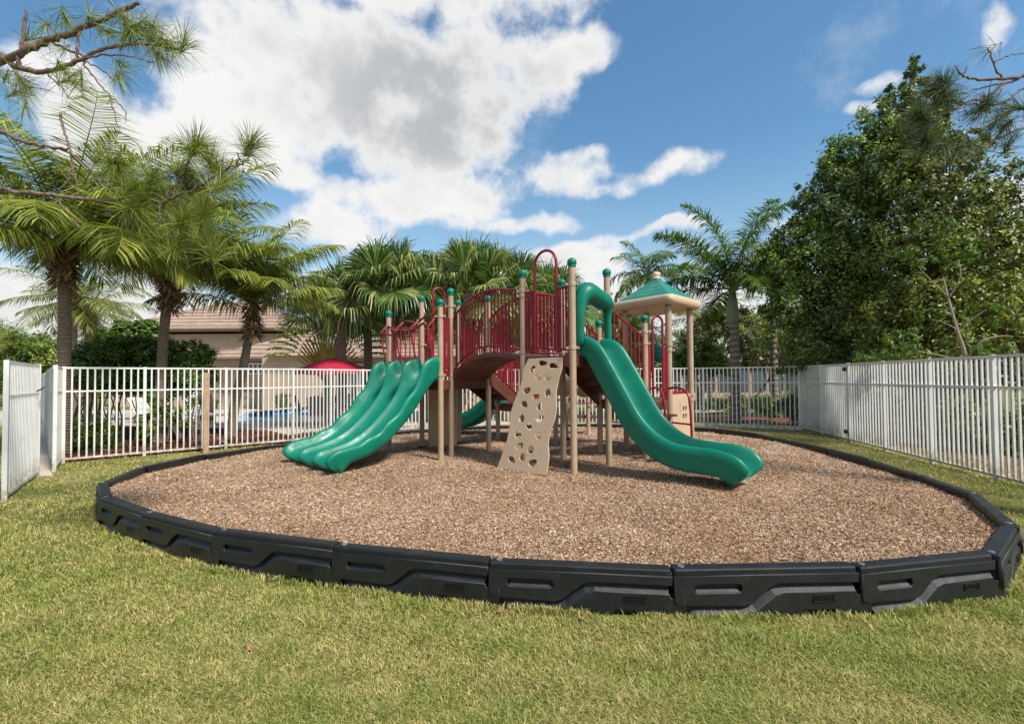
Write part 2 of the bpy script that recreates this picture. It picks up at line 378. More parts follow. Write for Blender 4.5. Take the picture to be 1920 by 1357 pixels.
# ------------------------------------------------------------------ layout of the play area edge (a closed loop of timber joints)
near_px = [(193, 905.4), (199.7, 930.9), (281.7, 959.2), (420.6, 993.1), (645.7, 1020.5), (936.8, 1047.6), (1277, 1062.8), (1616, 1056.7), (1860, 1033), (1893, 982)]
right_px = [(1824.4, 924.4), (1721.8, 889.2), (1630, 860.3), (1552.2, 841), (1480, 825.3)]
J1 = [G(u, v, .31).xy for u, v in near_px + right_px]
rest = [J1[-1], Vector((5.3, 11.1)), Vector((4.75, 12.4)), Vector((3.3, 13.3)), Vector((1.7, 13.7)), Vector((.2, 13.6)), Vector((-1.1, 13.2)), Vector((-2.35, 12.45)),
        Vector((-3.45, 11.3)), Vector((-4.35, 10.1)), Vector((-5.0, 9.1)), Vector((-5.3, 8.2)), Vector((-5.35, 7.3)), J1[0]]
J2 = []
dense = []
for a, b in zip(rest[:-1], rest[1:]):
    for k in range(40): dense.append(a.lerp(b, k / 40))
dense.append(rest[-1]); L = 0; tot = sum((dense[i + 1] - dense[i]).length for i in range(len(dense) - 1)); nseg = round(tot / 1.21); step = tot / nseg; nxt = step
for i in range(len(dense) - 1):
    L += (dense[i + 1] - dense[i]).length
    if L >= nxt - 1e-6 and len(J2) < nseg - 1: J2.append(dense[i + 1]); nxt += step
LOOP = J1 + J2                              # near left -> along the front -> right -> back -> left
LP = [(p.x, p.y) for p in LOOP]
cen = Vector((sum(p[0] for p in LP) / len(LP), sum(p[1] for p in LP) / len(LP)))
ZM = .22                                    # mulch level
def Pm(u, v): return G(u, v, ZM)

# ---- setting
def sheet(name, poly, z, material, kind='structure', label=None, cat=None):
    mb = MB(); mb.add([(x, y, z) for x, y in poly], [tuple(range(len(poly)))])
    o = obj(name, mb, material); tag(o, label, cat, kind=kind); return o
sheet('ground', [(-400, -60), (400, -60), (400, 900), (-400, 900)], 0, 'lawn')
def hollow(x, y):
    return .05 * np.exp(-(((x - 3.1) / .45) ** 2 + ((y - 5.75) / .35) ** 2)) + .045 * np.exp(-(((x + 3.2) / .6) ** 2 + ((y - 7.2) / .6) ** 2)) + .03 * np.exp(-(((x - .2) / .6) ** 2 + ((y - 6.8) / .35) ** 2))
mb = MB(); rings = 44; npt = 160
def loop_at(t):
    k = t * len(LP); i = int(k) % len(LP); f = k - int(k); a = LOOP[i]; b = LOOP[(i + 1) % len(LP)]; return a.lerp(b, f)
V = [(cen.x, cen.y, ZM)]; 
for r in range(1, rings + 1):
    for k in range(npt):
        p = loop_at(k / npt); q = cen.lerp(p, r / rings)
        V.append((q.x, q.y, ZM + .018 * math.sin(q.x * 1.9 + 1) * math.cos(q.y * 1.6) + .008 * math.sin(q.x * 6) * math.sin(q.y * 7.0)))
Fc = [(0, 1 + k, 1 + (k + 1) % npt) for k in range(npt)]
for r in range(rings - 1):
    Fc += [(1 + r * npt + k, 1 + (r + 1) * npt + k, 1 + (r + 1) * npt + (k + 1) % npt, 1 + r * npt + (k + 1) % npt) for k in range(npt)]
V = [(x, y, z - hollow(x, y)) for x, y, z in V]
mb.add(V, Fc); tag(obj('mulch_bed', mb, 'mulch', smooth=True), kind='structure')
def mz(x, y): return ZM + .018 * np.sin(x * 1.9 + 1) * np.cos(y * 1.6) + .008 * np.sin(x * 6) * np.sin(y * 7.0) - hollow(x, y)

# ---- timbers: one recycled-plastic border timber, copied round the loop
def rbox(mb, x0, x1, y0, y1, z0, z1): mb.box(((x0 + x1) / 2, (y0 + y1) / 2, (z0 + z1) / 2), (x1 - x0, y1 - y0, z1 - z0))
def curve_plate(name, outline, holes, thick, material, parent, xf, bevel=.004):
    cu = bpy.data.curves.new(name, 'CURVE'); cu.dimensions = '2D'; cu.fill_mode = 'BOTH'; cu.extrude = thick / 2; cu.bevel_depth = bevel; cu.bevel_resolution = 1
    for pts in [outline] + holes:
        sp = cu.splines.new('POLY'); sp.points.add(len(pts) - 1); sp.use_cyclic_u = True
        for i, p in enumerate(pts): sp.points[i].co = (p[0], p[1], 0, 1)
    tmp = bpy.data.objects.new('tmp', cu); COL.objects.link(tmp); dg = bpy.context.evaluated_depsgraph_get(); dg.update()
    me = bpy.data.meshes.new_from_object(tmp.evaluated_get(dg)); me.name = name
    bpy.data.objects.remove(tmp); bpy.data.curves.remove(cu)
    L0 = Vector((0, 0, 0)); q = parent
    while q is not None: L0 += q.location; q = q.parent
    me.transform(Matrix.Translation(-L0) @ xf)
    me.materials.clear(); me.materials.append(M[material])
    o = bpy.data.objects.new(name, me); COL.objects.link(o); o.parent = parent; return o
def rr(x0, x1, z0, z1, r, n=5):             # rounded rectangle
    P = []
    for cx, cz, a0 in ((x1 - r, z0 + r, -90), (x1 - r, z1 - r, 0), (x0 + r, z1 - r, 90), (x0 + r, z0 + r, 180)):
        for k in range(n + 1):
            a = rad(a0 + 90 * k / n); P.append((cx + r * math.cos(a), cz + r * math.sin(a)))
    return P
def make_timber():
    t = empty('border_timber', (0, 0, 0))
    W = 1.205
    mb = MB(); rbox(mb, .012, W - .012, .022, .10, .005, .309)
    rbox(mb, .0, W, .004, .105, .262, .315)               # cap strip
    rbox(mb, W - .02, W + .085, .03, .095, 0, .155)       # tongue that laps the next one
    body = obj('body', mb, 'black', t, bevel=.012)
    XZ = Matrix(((1, 0, 0, 0), (0, 0, -1, 0), (0, 1, 0, 0), (0, 0, 0, 1)))
    up = [(.0, .27), (.0, .105), (.03, .09), (.10, .09), (.44, .082), (.50, .10), (.62, .20), (.68, .222), (W, .222), (W, .27)]
    curve_plate('upper_face', up, [rr(.12, .44, .160, .222, .026)], .022, 'black', t, Matrix.Translation((0, .006, 0)) @ XZ, .006)
    edge = [(.10, .004), (.13, .020), (.43, .020), (.53, .045), (.655, .140), (.71, .158), (W - .02, .158)]
    lo = [(.10, 0)] + edge + [(W - .012, .135), (W + .08, .135), (W + .08, .0), (1.06, 0), (1.045, .05), (.84, .055), (.81, 0)]
    curve_plate('lower_ridge', lo, [], .022, 'black', t, Matrix.Translation((0, .006, 0)) @ XZ, .006)
    mb = MB(); k0 = [(x, -.009, z + .003) for x, z in edge]; k1 = [(x - (.03 if .43 < x < .7 else 0), .026, z + .048) for x, z in edge]; mb.add(k0 + k1, [(i, i + 1, i + 8, i + 7) for i in range(6)])
    mb.add([(.135, -.009, .158), (.425, -.009, .158), (.42, .026, .196), (.14, .026, .196)], [(0, 1, 2, 3)]); obj('groove', mb, 'black', t)
    mb = MB()                                              # raised maker's plate, framed
    for b in ((.90, 1.035, .142, .145), (.90, 1.035, .098, .101), (.90, .903, .098, .145), (1.032, 1.035, .098, .145)): rbox(mb, b[0], b[1], -.018, -.010, b[2], b[3])
    pl = obj('name_plate', mb, 'black', t)
    cu = bpy.data.curves.new('letters', 'FONT'); cu.body = 'STRUCTURES'; cu.size = .026; cu.extrude = .0025; cu.space_character = .78
    tmp = bpy.data.objects.new('tmp', cu); COL.objects.link(tmp); dg = bpy.context.evaluated_depsgraph_get(); dg.update()
    me = bpy.data.meshes.new_from_object(tmp.evaluated_get(dg)); bpy.data.objects.remove(tmp); me.name = 'lettering'
    w0 = max(v.co.x for v in me.vertices)
    me.transform(Matrix.Translation((.908, -.014, .111)) @ XZ @ Matrix.Diagonal((.12 / w0, 1.1, 1, 1))); me.materials.clear(); me.materials.append(M['black'])
    lt = bpy.data.objects.new('lettering', me); COL.objects.link(lt); lt.parent = pl
    mb = MB(); mb.tube([(.06, .055, .305), (.06, .055, .320), (.06, .055, .323)], [.022, .022, .014], 14)
    obj('pin', mb, 'steel', t, smooth='angle')
    return t
timber = make_timber()
ORD = ['first', 'second', 'third', 'fourth', 'fifth', 'sixth', 'seventh', 'eighth', 'ninth', 'tenth', 'eleventh', 'twelfth', 'thirteenth', 'fourteenth', 'fifteenth', 'sixteenth', 'seventeenth', 'eighteenth', 'nineteenth', 'twentieth']
nJ = len(LOOP)
for i in range(nJ):
    a = LOOP[i]; b = LOOP[(i + 1) % nJ]; d = b - a
    if i == 0: t = timber
    else: t = copy_tree(timber)
    out = Vector((d.y, -d.x)).normalized()
    p = a + out * .055 - d.normalized() * .06
    # timber local -Y is the outer face; loop runs counter-clockwise seen from above at the front
    t.location = (p.x, p.y, -.004 * (i % 3)); t.rotation_euler = (rad(random.uniform(-.6, .6)), 0, math.atan2(d.y, d.x)); t.scale = (d.length / 1.215, 1, 1)
    if i < 9: lab = 'black plastic border timber with pin, %s along the near edge counting from the left bend' % ORD[i]
    elif i < 14: lab = 'black plastic border timber on the right side, %s going back from the right bend' % ORD[i - 9]
    else: lab = 'black plastic border timber on the far edge, %s from the right fence side' % ORD[min(i - 14, 19)]
    tag(t, lab, 'border timber', 'black border timbers around the mulch')

# ---- fences
def fence(name, pts, label, spacing=1.53, cat='fence', top=1.83, pick=.115, board=False, skip_first=False, group='white picket fences around the playground', wpk=.028):
    P = [Vector((p[0], p[1], 0)) for p in pts]
    root = empty(name, P[0], label, cat, group)
    for a, b in zip(P[:-1], P[1:]):
        L = (b - a).length; n = max(1, round(L / spacing)); d = (b - a) / L
        for k in range(n):
            p = a + d * (L * k / n); q = a + d * (L * (k + 1) / n)
            mb = MB(); m = max(1, round((q - p).length / pick))
            for j in range(1, m):
                c = p.lerp(q, j / m); mb.box((c.x, c.y, (top - .03 + .05) / 2), (wpk, wpk, top - .08), d)
            for z, h in ((top - .015, .035), (top * .745, .032), (.075, .035)):
                mb.bar(p + Vector((0, 0, z)), q + Vector((0, 0, z)), .034, h)
            if board: mb.bar(p + Vector((0, 0, .06)), q + Vector((0, 0, .06)), .05, .11)
            obj('panel', mb, 'white', root)
            if not (k == 0 and skip_first):
                mb = MB(); mb.box((p.x, p.y, top / 2 + .005), (.055, .055, top + .01), d); obj('post', mb, 'white', root, bevel=.004)
    mb = MB(); q = P[-1]; mb.box((q.x, q.y, top / 2 + .005), (.055, .055, top + .01), (P[-1] - P[-2])); obj('post', mb, 'white', root, bevel=.004)
    return root
c0 = G(118, 868); c0b = G(102, 884)
F1 = [c0.xy, G(270, 854.6).xy, G(423, 841).xy, G(549, 830).xy]
F1b = F1 + [Vector((-4.3, 14.6)), Vector((-2.76, 15.6))]
fence('picket_fence', F1b, 'white picket fence from the left corner post back to behind the triple slide')
fence('picket_fence', [Vector((-2.70, 15.62)), Vector((1.5, 16.1)), G(1320, 799).xy, G(1500, 806).xy], 'white back picket fence with a low base board, behind the roofed tower', board=True)
fence('picket_fence', [G(1503, 806).xy, G(1541, 814).xy], 'short white fence return at the far right corner, seen almost edge on', board=False, spacing=3)
g1 = G(1592, 829).xy
rt = fence('metal_gate', [G(1543, 814.5).xy, g1], 'narrow white gate with dark hinges between right corner and long right fence', cat='gate', spacing=5)
for z in (1.7, .25):
    mb = MB(); p = G(1590, 829); mb.box((p.x - .05, p.y, z), (.05, .06, .09)); obj('hinge', mb, 'dark', rt)
p885 = G(1885, 905); dd = (p885.xy - g1); end = g1 + dd * 1.6
fence('picket_fence', [g1 + dd.normalized() * .06, end], 'long white picket fence along the right side of the playground, tallest at the photo edge')
fence('picket_fence', [c0.xy + Vector((-.02, -.03)), c0b.xy], 'broad white corner fence piece at the left front corner of the fence', spacing=3, pick=.05)
fence('picket_fence', [c0b.xy + Vector((-.06, .05)), G(78, 786).xy], 'white side fence running away behind the left corner post beside the path', spacing=2.4)
ga, gb = G(8, 940), G(70, 893)
rt = fence('metal_gate', [ga.xy, gb.xy], 'open white picket gate at the far left of the lawn, seen at an angle', cat='gate', spacing=4, pick=.09, wpk=.036)
mb = MB(); q = ga.lerp(gb, .86); nrm = Vector((gb.y - ga.y, -(gb.x - ga.x), 0)).normalized()
mb.tube([q + nrm * .02 + Vector((0, 0, 1.40)), q + nrm * .07 + Vector((0, 0, 1.43)), q.lerp(gb, .8) + nrm * .08 + Vector((0, 0, 1.46))], .012, 8); obj('handle', mb, 'dark', rt)
st = G(386, 849)
mb = MB(); mb.box((st.x, st.y, .86), (.10, .04, 1.72), (1, .8, 0)); tag(obj('wooden_stake', mb, 'wood', loc=(st.x, st.y, 0), bevel=.005), 'tan wooden stake standing in front of the left fence', 'stake')
# ------------------------------------------------------------------ the play structure (one thing)
pI = Pm(1076.5, 888); pJ0 = D(1140, 709, 7.78); pH0 = D(981.5, 709, 7.66)
def at(u, Y): p = D(u, 709, Y); return Vector((p.x, Y, ZM))
I_ = Vector((pI.x, pI.y, ZM)); J_ = at(1140, 7.78); H_ = at(981.5, 7.68); K_ = at(1055, 8.25)
A_ = at(729, 9.55); B_ = at(791, 9.75); C_ = at(826, 8.42); D_ = at(845.5, 8.77); E_ = at(860, 10.3); F_ = at(915.5, 9.4)
G_ = at(933, 10.9); L_ = at(1124, 8.95); O_ = at(1210, 8.36)
N1 = at(1173, 9.3); N3 = at(1255, 8.5); N4 = at(1295, 9.12); N2 = at(1214, 9.9)
Q1 = at(1041, 10.4); Q2 = at(1061, 10.9)
Z2, Z1, Z3, Z4 = 1.87, 1.53, 1.17, 1.0
def zat(u, v, Y): return D(u, v, Y).z
play = empty('play_structure', (cen.x, cen.y, ZM), 'large red, green and beige playground climber with slides, bridge and roofed tower on the mulch', 'play structure')
aH = (J_ - I_).normalized(); bH = Vector((-aH.y, aH.x, 0))        # deck directions
PR = .0475
def post(P, ztop, cap=True, collars=(), foot=False, r=PR):
    mb = MB(); mb.cyl((P.x, P.y, 0), (P.x, P.y, ztop), r, 20)
    o = obj('post', mb, 'beige', play, smooth='angle')
    if cap:
        mb = MB(); mb.tube([(P.x, P.y, ztop - .012), (P.x, P.y, ztop + .012)], r * 1.15, 20); mb.ball((P.x, P.y, ztop + .052), .068, 20, 14, 1.0)
        obj('ball_cap', mb, 'green', o, smooth=True)
    for z in collars:
        mb = MB()
        mb.tube([(P.x, P.y, z - .03), (P.x, P.y, z - .024), (P.x, P.y, z + .024), (P.x, P.y, z + .03)], [r * 1.05, r * 1.16, r * 1.16, r * 1.05], 20)
        mb.box((P.x + r + .018, P.y - .01, z), (.05, .045, .034)); mb.box((P.x - r - .018, P.y + .01, z), (.05, .045, .034)); 
        mb.cyl((P.x + r + .02, P.y - .045, z), (P.x + r + .02, P.y + .02, z), .008, 8)
        obj('collar', mb, 'beige', o, smooth='angle')
    if foot:
        mb = MB(); mb.tube([(P.x, P.y, ZM - .02), (P.x, P.y, ZM + .05), (P.x, P.y, ZM + .055)], [r * 1.5, r * 1.5, r], 16); mb.box((P.x + .05, P.y, ZM + .03), (.2, .03, .03))
        obj('foot_bracket', mb, 'dark', o)
def ct(u, v, P): return zat(u, v, P.y) - .055
post(I_, ct(1072, 492, I_), collars=(zat(1074, 533, I_.y), zat(1075, 652, I_.y)))
post(J_, ct(1138, 511, J_), collars=(zat(1139, 551, J_.y), Z2 + .05))
post(H_, ct(981, 513, H_), collars=(zat(981, 546, H_.y), zat(981, 555, H_.y), zat(981, 660, H_.y)))
post(K_, ct(1054, 530, K_), collars=(Z2 + .1, 2.75))
post(A_, ct(729, 588, A_), collars=(2.5,))
post(B_, ct(790, 560, B_), collars=(2.62, 2.2), foot=True)
post(C_, ct(825, 567, C_), collars=(zat(825, 593, C_.y), zat(826, 703, C_.y)))
post(D_, ct(844, 547, D_), collars=(zat(844, 574, D_.y), 1.6))
post(E_, ct(857, 568, E_), collars=(2.4,), foot=True)
post(F_, ct(914, 560, F_), collars=(2.5, 1.7))
post(G_, zat(933, 756, G_.y), cap=False, collars=(1.0,))
post(L_, ct(1119, 606, L_), collars=(zat(1126, 762, L_.y),))
post(O_, ct(1207, 597, O_), collars=(zat(1207, 622, O_.y), zat(1207, 644, O_.y)))
post(Q1, ct(1037, 610, Q1), cap=True, collars=(1.1,)); post(Q2, 1.9, cap=False, collars=(1.0,), foot=True)
ZE = zat(1258, 566, 8.3)                     # canopy eave
for P, sp in ((N1, 1.55), (N2, 1.6), (N3, zat(1256, 652, N3.y)), (N4, zat(1298, 745, N4.y))):
    post(P, sp, cap=False, collars=(sp - .04,), r=.0475)
    mb = MB(); mb.cyl((P.x, P.y, sp - .02), (P.x, P.y, ZE + .02), .054, 20); obj('post', mb, 'beige', play, smooth='angle')
    mb = MB(); mb.tube([(P.x, P.y, sp + .03), (P.x, P.y, sp + .09)], .066, 20); obj('collar', mb, 'beige', play, smooth='angle')

def polydeck(name, poly, z, th=.06, material='brown'):
    mb = MB(); mb.prism([(p.x, p.y, z - th) for p in poly], (0, 0, th)); 
    n = len(poly)
    for i in range(n):
        a = poly[i]; b = poly[(i + 1) % n]; mb.bar((a.x, a.y, z - .09), (b.x, b.y, z - .09), .03, .15)
    return obj(name, mb, material, play, bevel=.006)
polydeck('deck', [I_, J_, K_, H_], Z2)
polydeck('deck', [C_, D_, F_, E_, B_, A_], Z1)
polydeck('deck', [L_, O_, N3, N4, N2, N1], Z3)
S2a = (E_.lerp(F_, .15)); S2b = F_ + (F_ - E_).normalized() * .05
sdir = Vector((.56, 1.12, 0)).normalized()
X1 = S2b + sdir * 1.35; X0 = S2a + sdir * 1.35; X2 = X1 + sdir * .95; X3 = X0 + sdir * .95
polydeck('deck', [X0, X1, X2, X3], Z4)

# arched bridge between D-F and H-K
def arc_t(t): return Z1 + .06 + (1.88 - Z1 - .06) * t + .235 * math.sin(math.pi * t ** .8)
rings = []; NB = 22
for i in range(NB + 1):
    t = i / NB; a = D_.lerp(H_, t); b = F_.lerp(K_, t); z = arc_t(t)
    rings.append([(a.x, a.y, z), (b.x, b.y, z), (b.x, b.y, z - .075), (a.x, a.y, z - .075)])
mb = MB(); mb.loft(rings); obj('bridge_deck', mb, 'brown', play, bevel=.01)
def arail(P, Q, name='bridge_railing'):
    mb = MB()
    top = [Vector((*P.lerp(Q, i / NB).xy, 0)) for i in range(NB + 1)]
    dz = [arc_t(i / NB) for i in range(NB + 1)]
    def rz(i): return dz[i] + .98 + .10 * (1 - abs(2 * i / NB - 1)) - .0
    mb.tube([p + Vector((0, 0, 1.0 + dz[i])) for i, p in enumerate(top)], .019, 10)
    mb.tube([p + Vector((0, 0, .10 + dz[i])) for i, p in enumerate(top)], .017, 10)
    L = (Q - P).length; n = round(L / .078)
    for j in range(1, n):
        t = j / n; p = P.lerp(Q, t); z = arc_t(t); mb.cyl((p.x, p.y, z + .10), (p.x, p.y, z + 1.0), .0125, 8)
    return obj(name, mb, 'red', play, smooth='angle')
off = bH * 0
arail(D_ + Vector((.06, -.03, 0)), H_ + Vector((-.05, 0, 0))); arail(F_, K_)
def rail(P, Q, z0a, z1a, z0b=None, z1b=None, name='railing', sp=.08, r=.0125, material='red', inset=.055, solid=False):
    z0b = z0a if z0b is None else z0b; z1b = z1a if z1b is None else z1b
    d = (Q - P).normalized(); a = P + d * inset; b = Q - d * inset; mb = MB()
    A0 = Vector((a.x, a.y, z0a)); A1 = Vector((a.x, a.y, z1a)); B0 = Vector((b.x, b.y, z0b)); B1 = Vector((b.x, b.y, z1b))
    mb.tube([A1, B1], .018, 10); mb.tube([A0, B0], .016, 10); mb.cyl(A0, A1, .016, 8); mb.cyl(B0, B1, .016, 8)
    n = max(2, round((b - a).length / sp))
    for j in range(1, n):
        t = j / n; mb.cyl(A0.lerp(B0, t), A1.lerp(B1, t), r, 8)
    if solid: mb.prism([A0, B0, B1, A1], Vector((-d.y, d.x, 0)) * .012)
    return obj(name, mb, material, play, smooth='angle')
# arch: a tall hoop over an entry between two points, with narrow barred wings
def hoop(P, Q, z0, zt, name='entry_hoop', r=.021, foot=None):
    d = (Q - P); w_ = d.length; d = d / w_; c = (P + Q) / 2; R = w_ / 2; pts = []
    if foot: pts.append(Vector((P.x, P.y, z0)) - d * foot + Vector((0, 0, .02)))
    pts.append(Vector((P.x, P.y, z0)))
    zs = zt - R
    for k in range(15):
        a = math.pi - math.pi * k / 14; pts.append(Vector((c.x, c.y, zs)) + d * (R * math.cos(a)) + Vector((0, 0, R * math.sin(a))))
    pts.append(Vector((Q.x, Q.y, z0)))
    if foot: pts.append(Vector((Q.x, Q.y, z0)) + d * foot + Vector((0, 0, .02)))
    mb = MB(); mb.tube(pts, r, 12); return obj(name, mb, 'red', play, smooth='angle')
HI = I_ - H_
hp, hq = H_ + HI * .26, H_ + HI * .70
hoop(hp, hq, Z2 + .05, zat(1027, 469, 7.35), foot=.07)
rail(H_, hp + HI * .045, Z2 + .08, zat(995, 548, 7.6), sp=.045, r=.013, name='wing_panel')
rail(hq - HI * .045, I_, Z2 + .08, zat(1056, 542, 7.2), Z2 + .08, zat(1062, 536, 7.1), sp=.05, r=.013, name='wing_panel')
rail(C_, D_, Z1 + .08, 2.58, sp=.07)
rail(H_ - HI * .0 , K_, Z2 + .07, Z2 + 1.0)            # far side of the bridge landing
rail(E_, B_.lerp(E_, .55), Z1 + .08, Z1 + .95); rail(B_, B_.lerp(E_, .30), Z1 + .08, Z1 + .98); rail(A_, B_, Z1 + .08, Z1 + .95)
hoop(B_.lerp(E_, .30), B_.lerp(E_, .62), Z1 + .05, zat(825, 539, 9.95))
rail(F_, E_.lerp(F_, .25), Z1 + .1, 2.55, Z1 + .1, 2.55, name='railing')
# staircase from the upper deck down to the roofed tower deck
def stairs(Pa, Pb, Qa, Qb, za, zb, n, railing=True):
    mb = MB(); up = Vector((0, 0, 1))
    for a, b in ((Pa, Qa), (Pb, Qb)):
        s = Vector((a.x, a.y, za)); e = Vector((b.x, b.y, zb)); q = [s + up * .03, e + up * .10, e - up * .16, s - up * .22]
        nrm = (e - s).cross(up).normalized(); mb.prism(q, nrm * .02)
    st_ = obj('stringer', mb, 'brown', play)
    mb = MB()
    for k in range(n):
        t0 = (k + .0) / n; t1 = (k + 1.0) / n; z = za + (zb - za) * (k + 1) / (n + 1)
        p0 = Pa.lerp(Qa, t0); p1 = Pb.lerp(Qb, t0); q0 = Pa.lerp(Qa, t1); q1 = Pb.lerp(Qb, t1)
        mb.prism([(p0.x, p0.y, z), (p1.x, p1.y, z), (q1.x, q1.y, z), (q0.x, q0.y, z)], (0, 0, -.03))
        zu = za + (zb - za) * k / (n + 1)
        mb.prism([(p0.x, p0.y, z), (p1.x, p1.y, z), (p1.x, p1.y, zu - .01), (p0.x, p0.y, zu - .01)], (q0 - p0).normalized() * .012)
        w_ = (p1 - p0).length; m_ = int(w_ / .05)      # punched holes' raised rims along the tread edge
        for j in range(m_): c = p0.lerp(p1, (j + .5) / m_); mb.box((c.x, c.y, z - .035), (.018, .018, .012))
    obj('steps', mb, 'brown', play)
stairs(J_ + aH * .03 - bH * .0, K_ + aH * .03, O_, L_, Z2, Z3, 4)
rail(J_, O_, Z2 + .12, zat(1147, 578, J_.y), Z3 + .15, zat(1197, 632, O_.y), name='stair_railing', sp=.1, r=.012)
rail(K_, L_, Z2 + .12, zat(1075, 580, K_.y), Z3 + .15, zat(1120, 628, L_.y), name='stair_railing', sp=.1, r=.012)
stairs(S2b, S2a, X1, X0, Z1 + .12, Z4, 4)
rail(S2b, X1, Z1 + .2, Z1 + 1.0, Z4 + .15, Z4 + .95, name='stair_railing', sp=.09)
rail(S2a, X0, Z1 + .2, Z1 + 1.0, Z4 + .15, Z4 + .95, name='stair_railing', sp=.09)
rail(X1, X2, Z4 + .08, Z4 + .95); rail(X0, X3, Z4 + .08, Z4 + .95)
# red wing panels and hoop at the tower entry, with looped step rails
o0, o1 = O_.lerp(N3, .32), O_.lerp(N3, .74)
hoop(o0 , o1, Z3 + .05, zat(1231, 593, 8.42), r=.02)
rail(O_, o0, Z3 + .02, zat(1222, 650, 8.4), sp=.03, r=.014, name='wing_panel', inset=.06)
rail(o1 , N3, Z3 - .12, zat(1243, 652, 8.45), sp=.03, r=.014, name='wing_panel', inset=.02)
rail(N3, N4, Z3 + .1, Z3 + .12, sp=.5)
for (x0, y0, x1, y1) in ((2.29, 8.33, 2.36, 7.86), (2.60, 8.42, 2.80, 8.0)):
    pts = catmull([(x0, y0, 1.36), (x0 + (x1 - x0) * .45, y0 + (y1 - y0) * .45, 1.375), (x1 - .02, y1 + .06, 1.29), (x1, y1, 1.08), (x1 + .01, y1 - .02, .7), (x1 + .01, y1 - .02, .1)], 6)
    mb = MB(); mb.tube(pts, .019, 10); mb.tube([(x0 + .03, y0 - .05, .80), (x1 + .01, y1 - .02, .80)], .015, 8); obj('handrail', mb, 'red', play, smooth='angle')
mb = MB()
for k in range(3):
    z = Z3 - .25 * (k + 1); y = 8.36 - .14 * k; mb.box((2.47, y, z), (.42, .2, .035), (.98, .2, 0))
obj('steps', mb, 'brown', play)
# playhouse panel with a window, below the roof
n34 = N4 - N3; d34 = n34.normalized(); nrm = Vector((d34.y, -d34.x, 0)); W34 = n34.length - .12
ax = Matrix.Identity(4); o_ = N3 + d34 * .06
ax.col[0] = (d34.x, d34.y, 0, 0); ax.col[1] = (0, 0, 1, 0); ax.col[2] = (nrm.x, nrm.y, 0, 0); ax.col[3] = (o_.x, o_.y, .45, 1)
win = [[(x, z), (x + .075, z), (x + .075, z + .10), (x, z + .10)] for x in (W34 * .55, W34 * .55 + .10) for z in (.36, .49)]
curve_plate('house_panel', rr(0, W34, 0, .80, .03), win + [[(W34 * .40, .30), (W34 * .40 + .02, .30), (W34 * .40 + .02, .66), (W34 * .40, .66)]], .025, 'tan', play, ax)

# square roof on the tower
cc = (N1 + N2 + N3 + N4) / 4; e1 = (N3 - N1) / 2; e2 = (N4 - N3) / 2; e1 = e1 * 1.30; e2 = e2 * 1.42
def sq(h, z, nseg=12, r=.18):                # rounded square ring of half size h
    P = []
    for q, (sx, sy) in enumerate(((1, 1), (-1, 1), (-1, -1), (1, -1))):
        for k in range(nseg + 1):
            a = rad(90 * q + 90 * k / nseg); x = sx * (h - r * h) + r * h * math.cos(a); y = sy * (h - r * h) + r * h * math.sin(a); P.append(cc + e1 * x + e2 * y + Vector((0, 0, z - ZM)))
    return P
mb = MB(); zs = ZE
mb.loft([sq(.80, zs + .02), sq(.97, zs - .03), sq(1.03, zs), sq(1.06, zs + .05), sq(1.05, zs + .10), sq(1.0, zs + .135), sq(.93, zs + .14), sq(.8, zs + .10)])
rf = obj('roof_rim', mb, 'tan', play, smooth=True)
mb = MB(); zt = zat(1228, 522, 9.2); R_ = []
prof = [(1.0, 0), (.985, .012), (.86, .15), (.855, .165), (.84, .17), (.68, .32), (.675, .335), (.66, .34), (.48, .52), (.475, .535), (.46, .54), (.26, .76), (.12, .93), (.07, 1.0)]
for h, f in prof: R_.append(sq(h, zs + .12 + (zt - zs - .12) * f, r=.10))
mb.loft(R_); roof = obj('roof', mb, 'green_roof', play, smooth='angle', angle=25)
mb = MB(); mb.tube([cc + Vector((0, 0, zt - ZM - .03)), cc + Vector((0, 0, zt - ZM + .03))], [.09, .07], 16); mb.ball(cc + Vector((0, 0, zt - ZM + .06)), .075, 18, 12, .9); obj('finial', mb, 'tan', roof, smooth=True)

# ---- slides
def sweep(origin, dirv, lat, path, section, n=5):
    P = catmull([(s, 0, z) for s, z in path], n); rings = []; m = len(P)
    for i, p in enumerate(P):
        d = (P[min(i + 1, m - 1)] - P[max(i - 1, 0)]).normalized(); nx, nz = -d.z, d.x
        rings.append([origin + dirv * (p.x + h * nx) + lat * w_ + Vector((0, 0, p.z - ZM + h * nz)) for w_, h in section(i / (m - 1), p.x)])
    return rings
def sec_single(t, s):
    r = 1.0; k = 1.0; bot = 1.0
    if t < .10: r = .86 + 1.4 * t
    if t > .86: f = (t - .86) / .14; r = 1 - .42 * f ** 2; k = 1 - .22 * f ** 3
    if t > .80: bot = 1 + 1.7 * math.sin((t - .8) / .2 * math.pi * .75)
    half = [(.30, -.05), (.335, -.01), (.340, .12 * r), (.358, .14 * r), (.358, .225 * r), (.340, .275 * r), (.305, .285 * r), (.268, .26 * r), (.240, .17 * r), (.19, .05 * r), (.10, .008)]
    L = [(-a * k, b) for a, b in half]; R = [(a * k, b) for a, b in reversed(half)]
    if t > .94: c = math.sqrt(max(0, 1 - ((t - .94) / .06) ** 2)) * .9 + .1; L = [(x, y * c) for x, y in L]; R = [(x, y * c) for x, y in R]; bot *= c
    return L + [(0, 0)] + R + [(.15 * k, -.065 * bot), (0, -.07 * bot), (-.15 * k, -.065 * bot)]
dS = -bH; mid = (I_ + J_) / 2
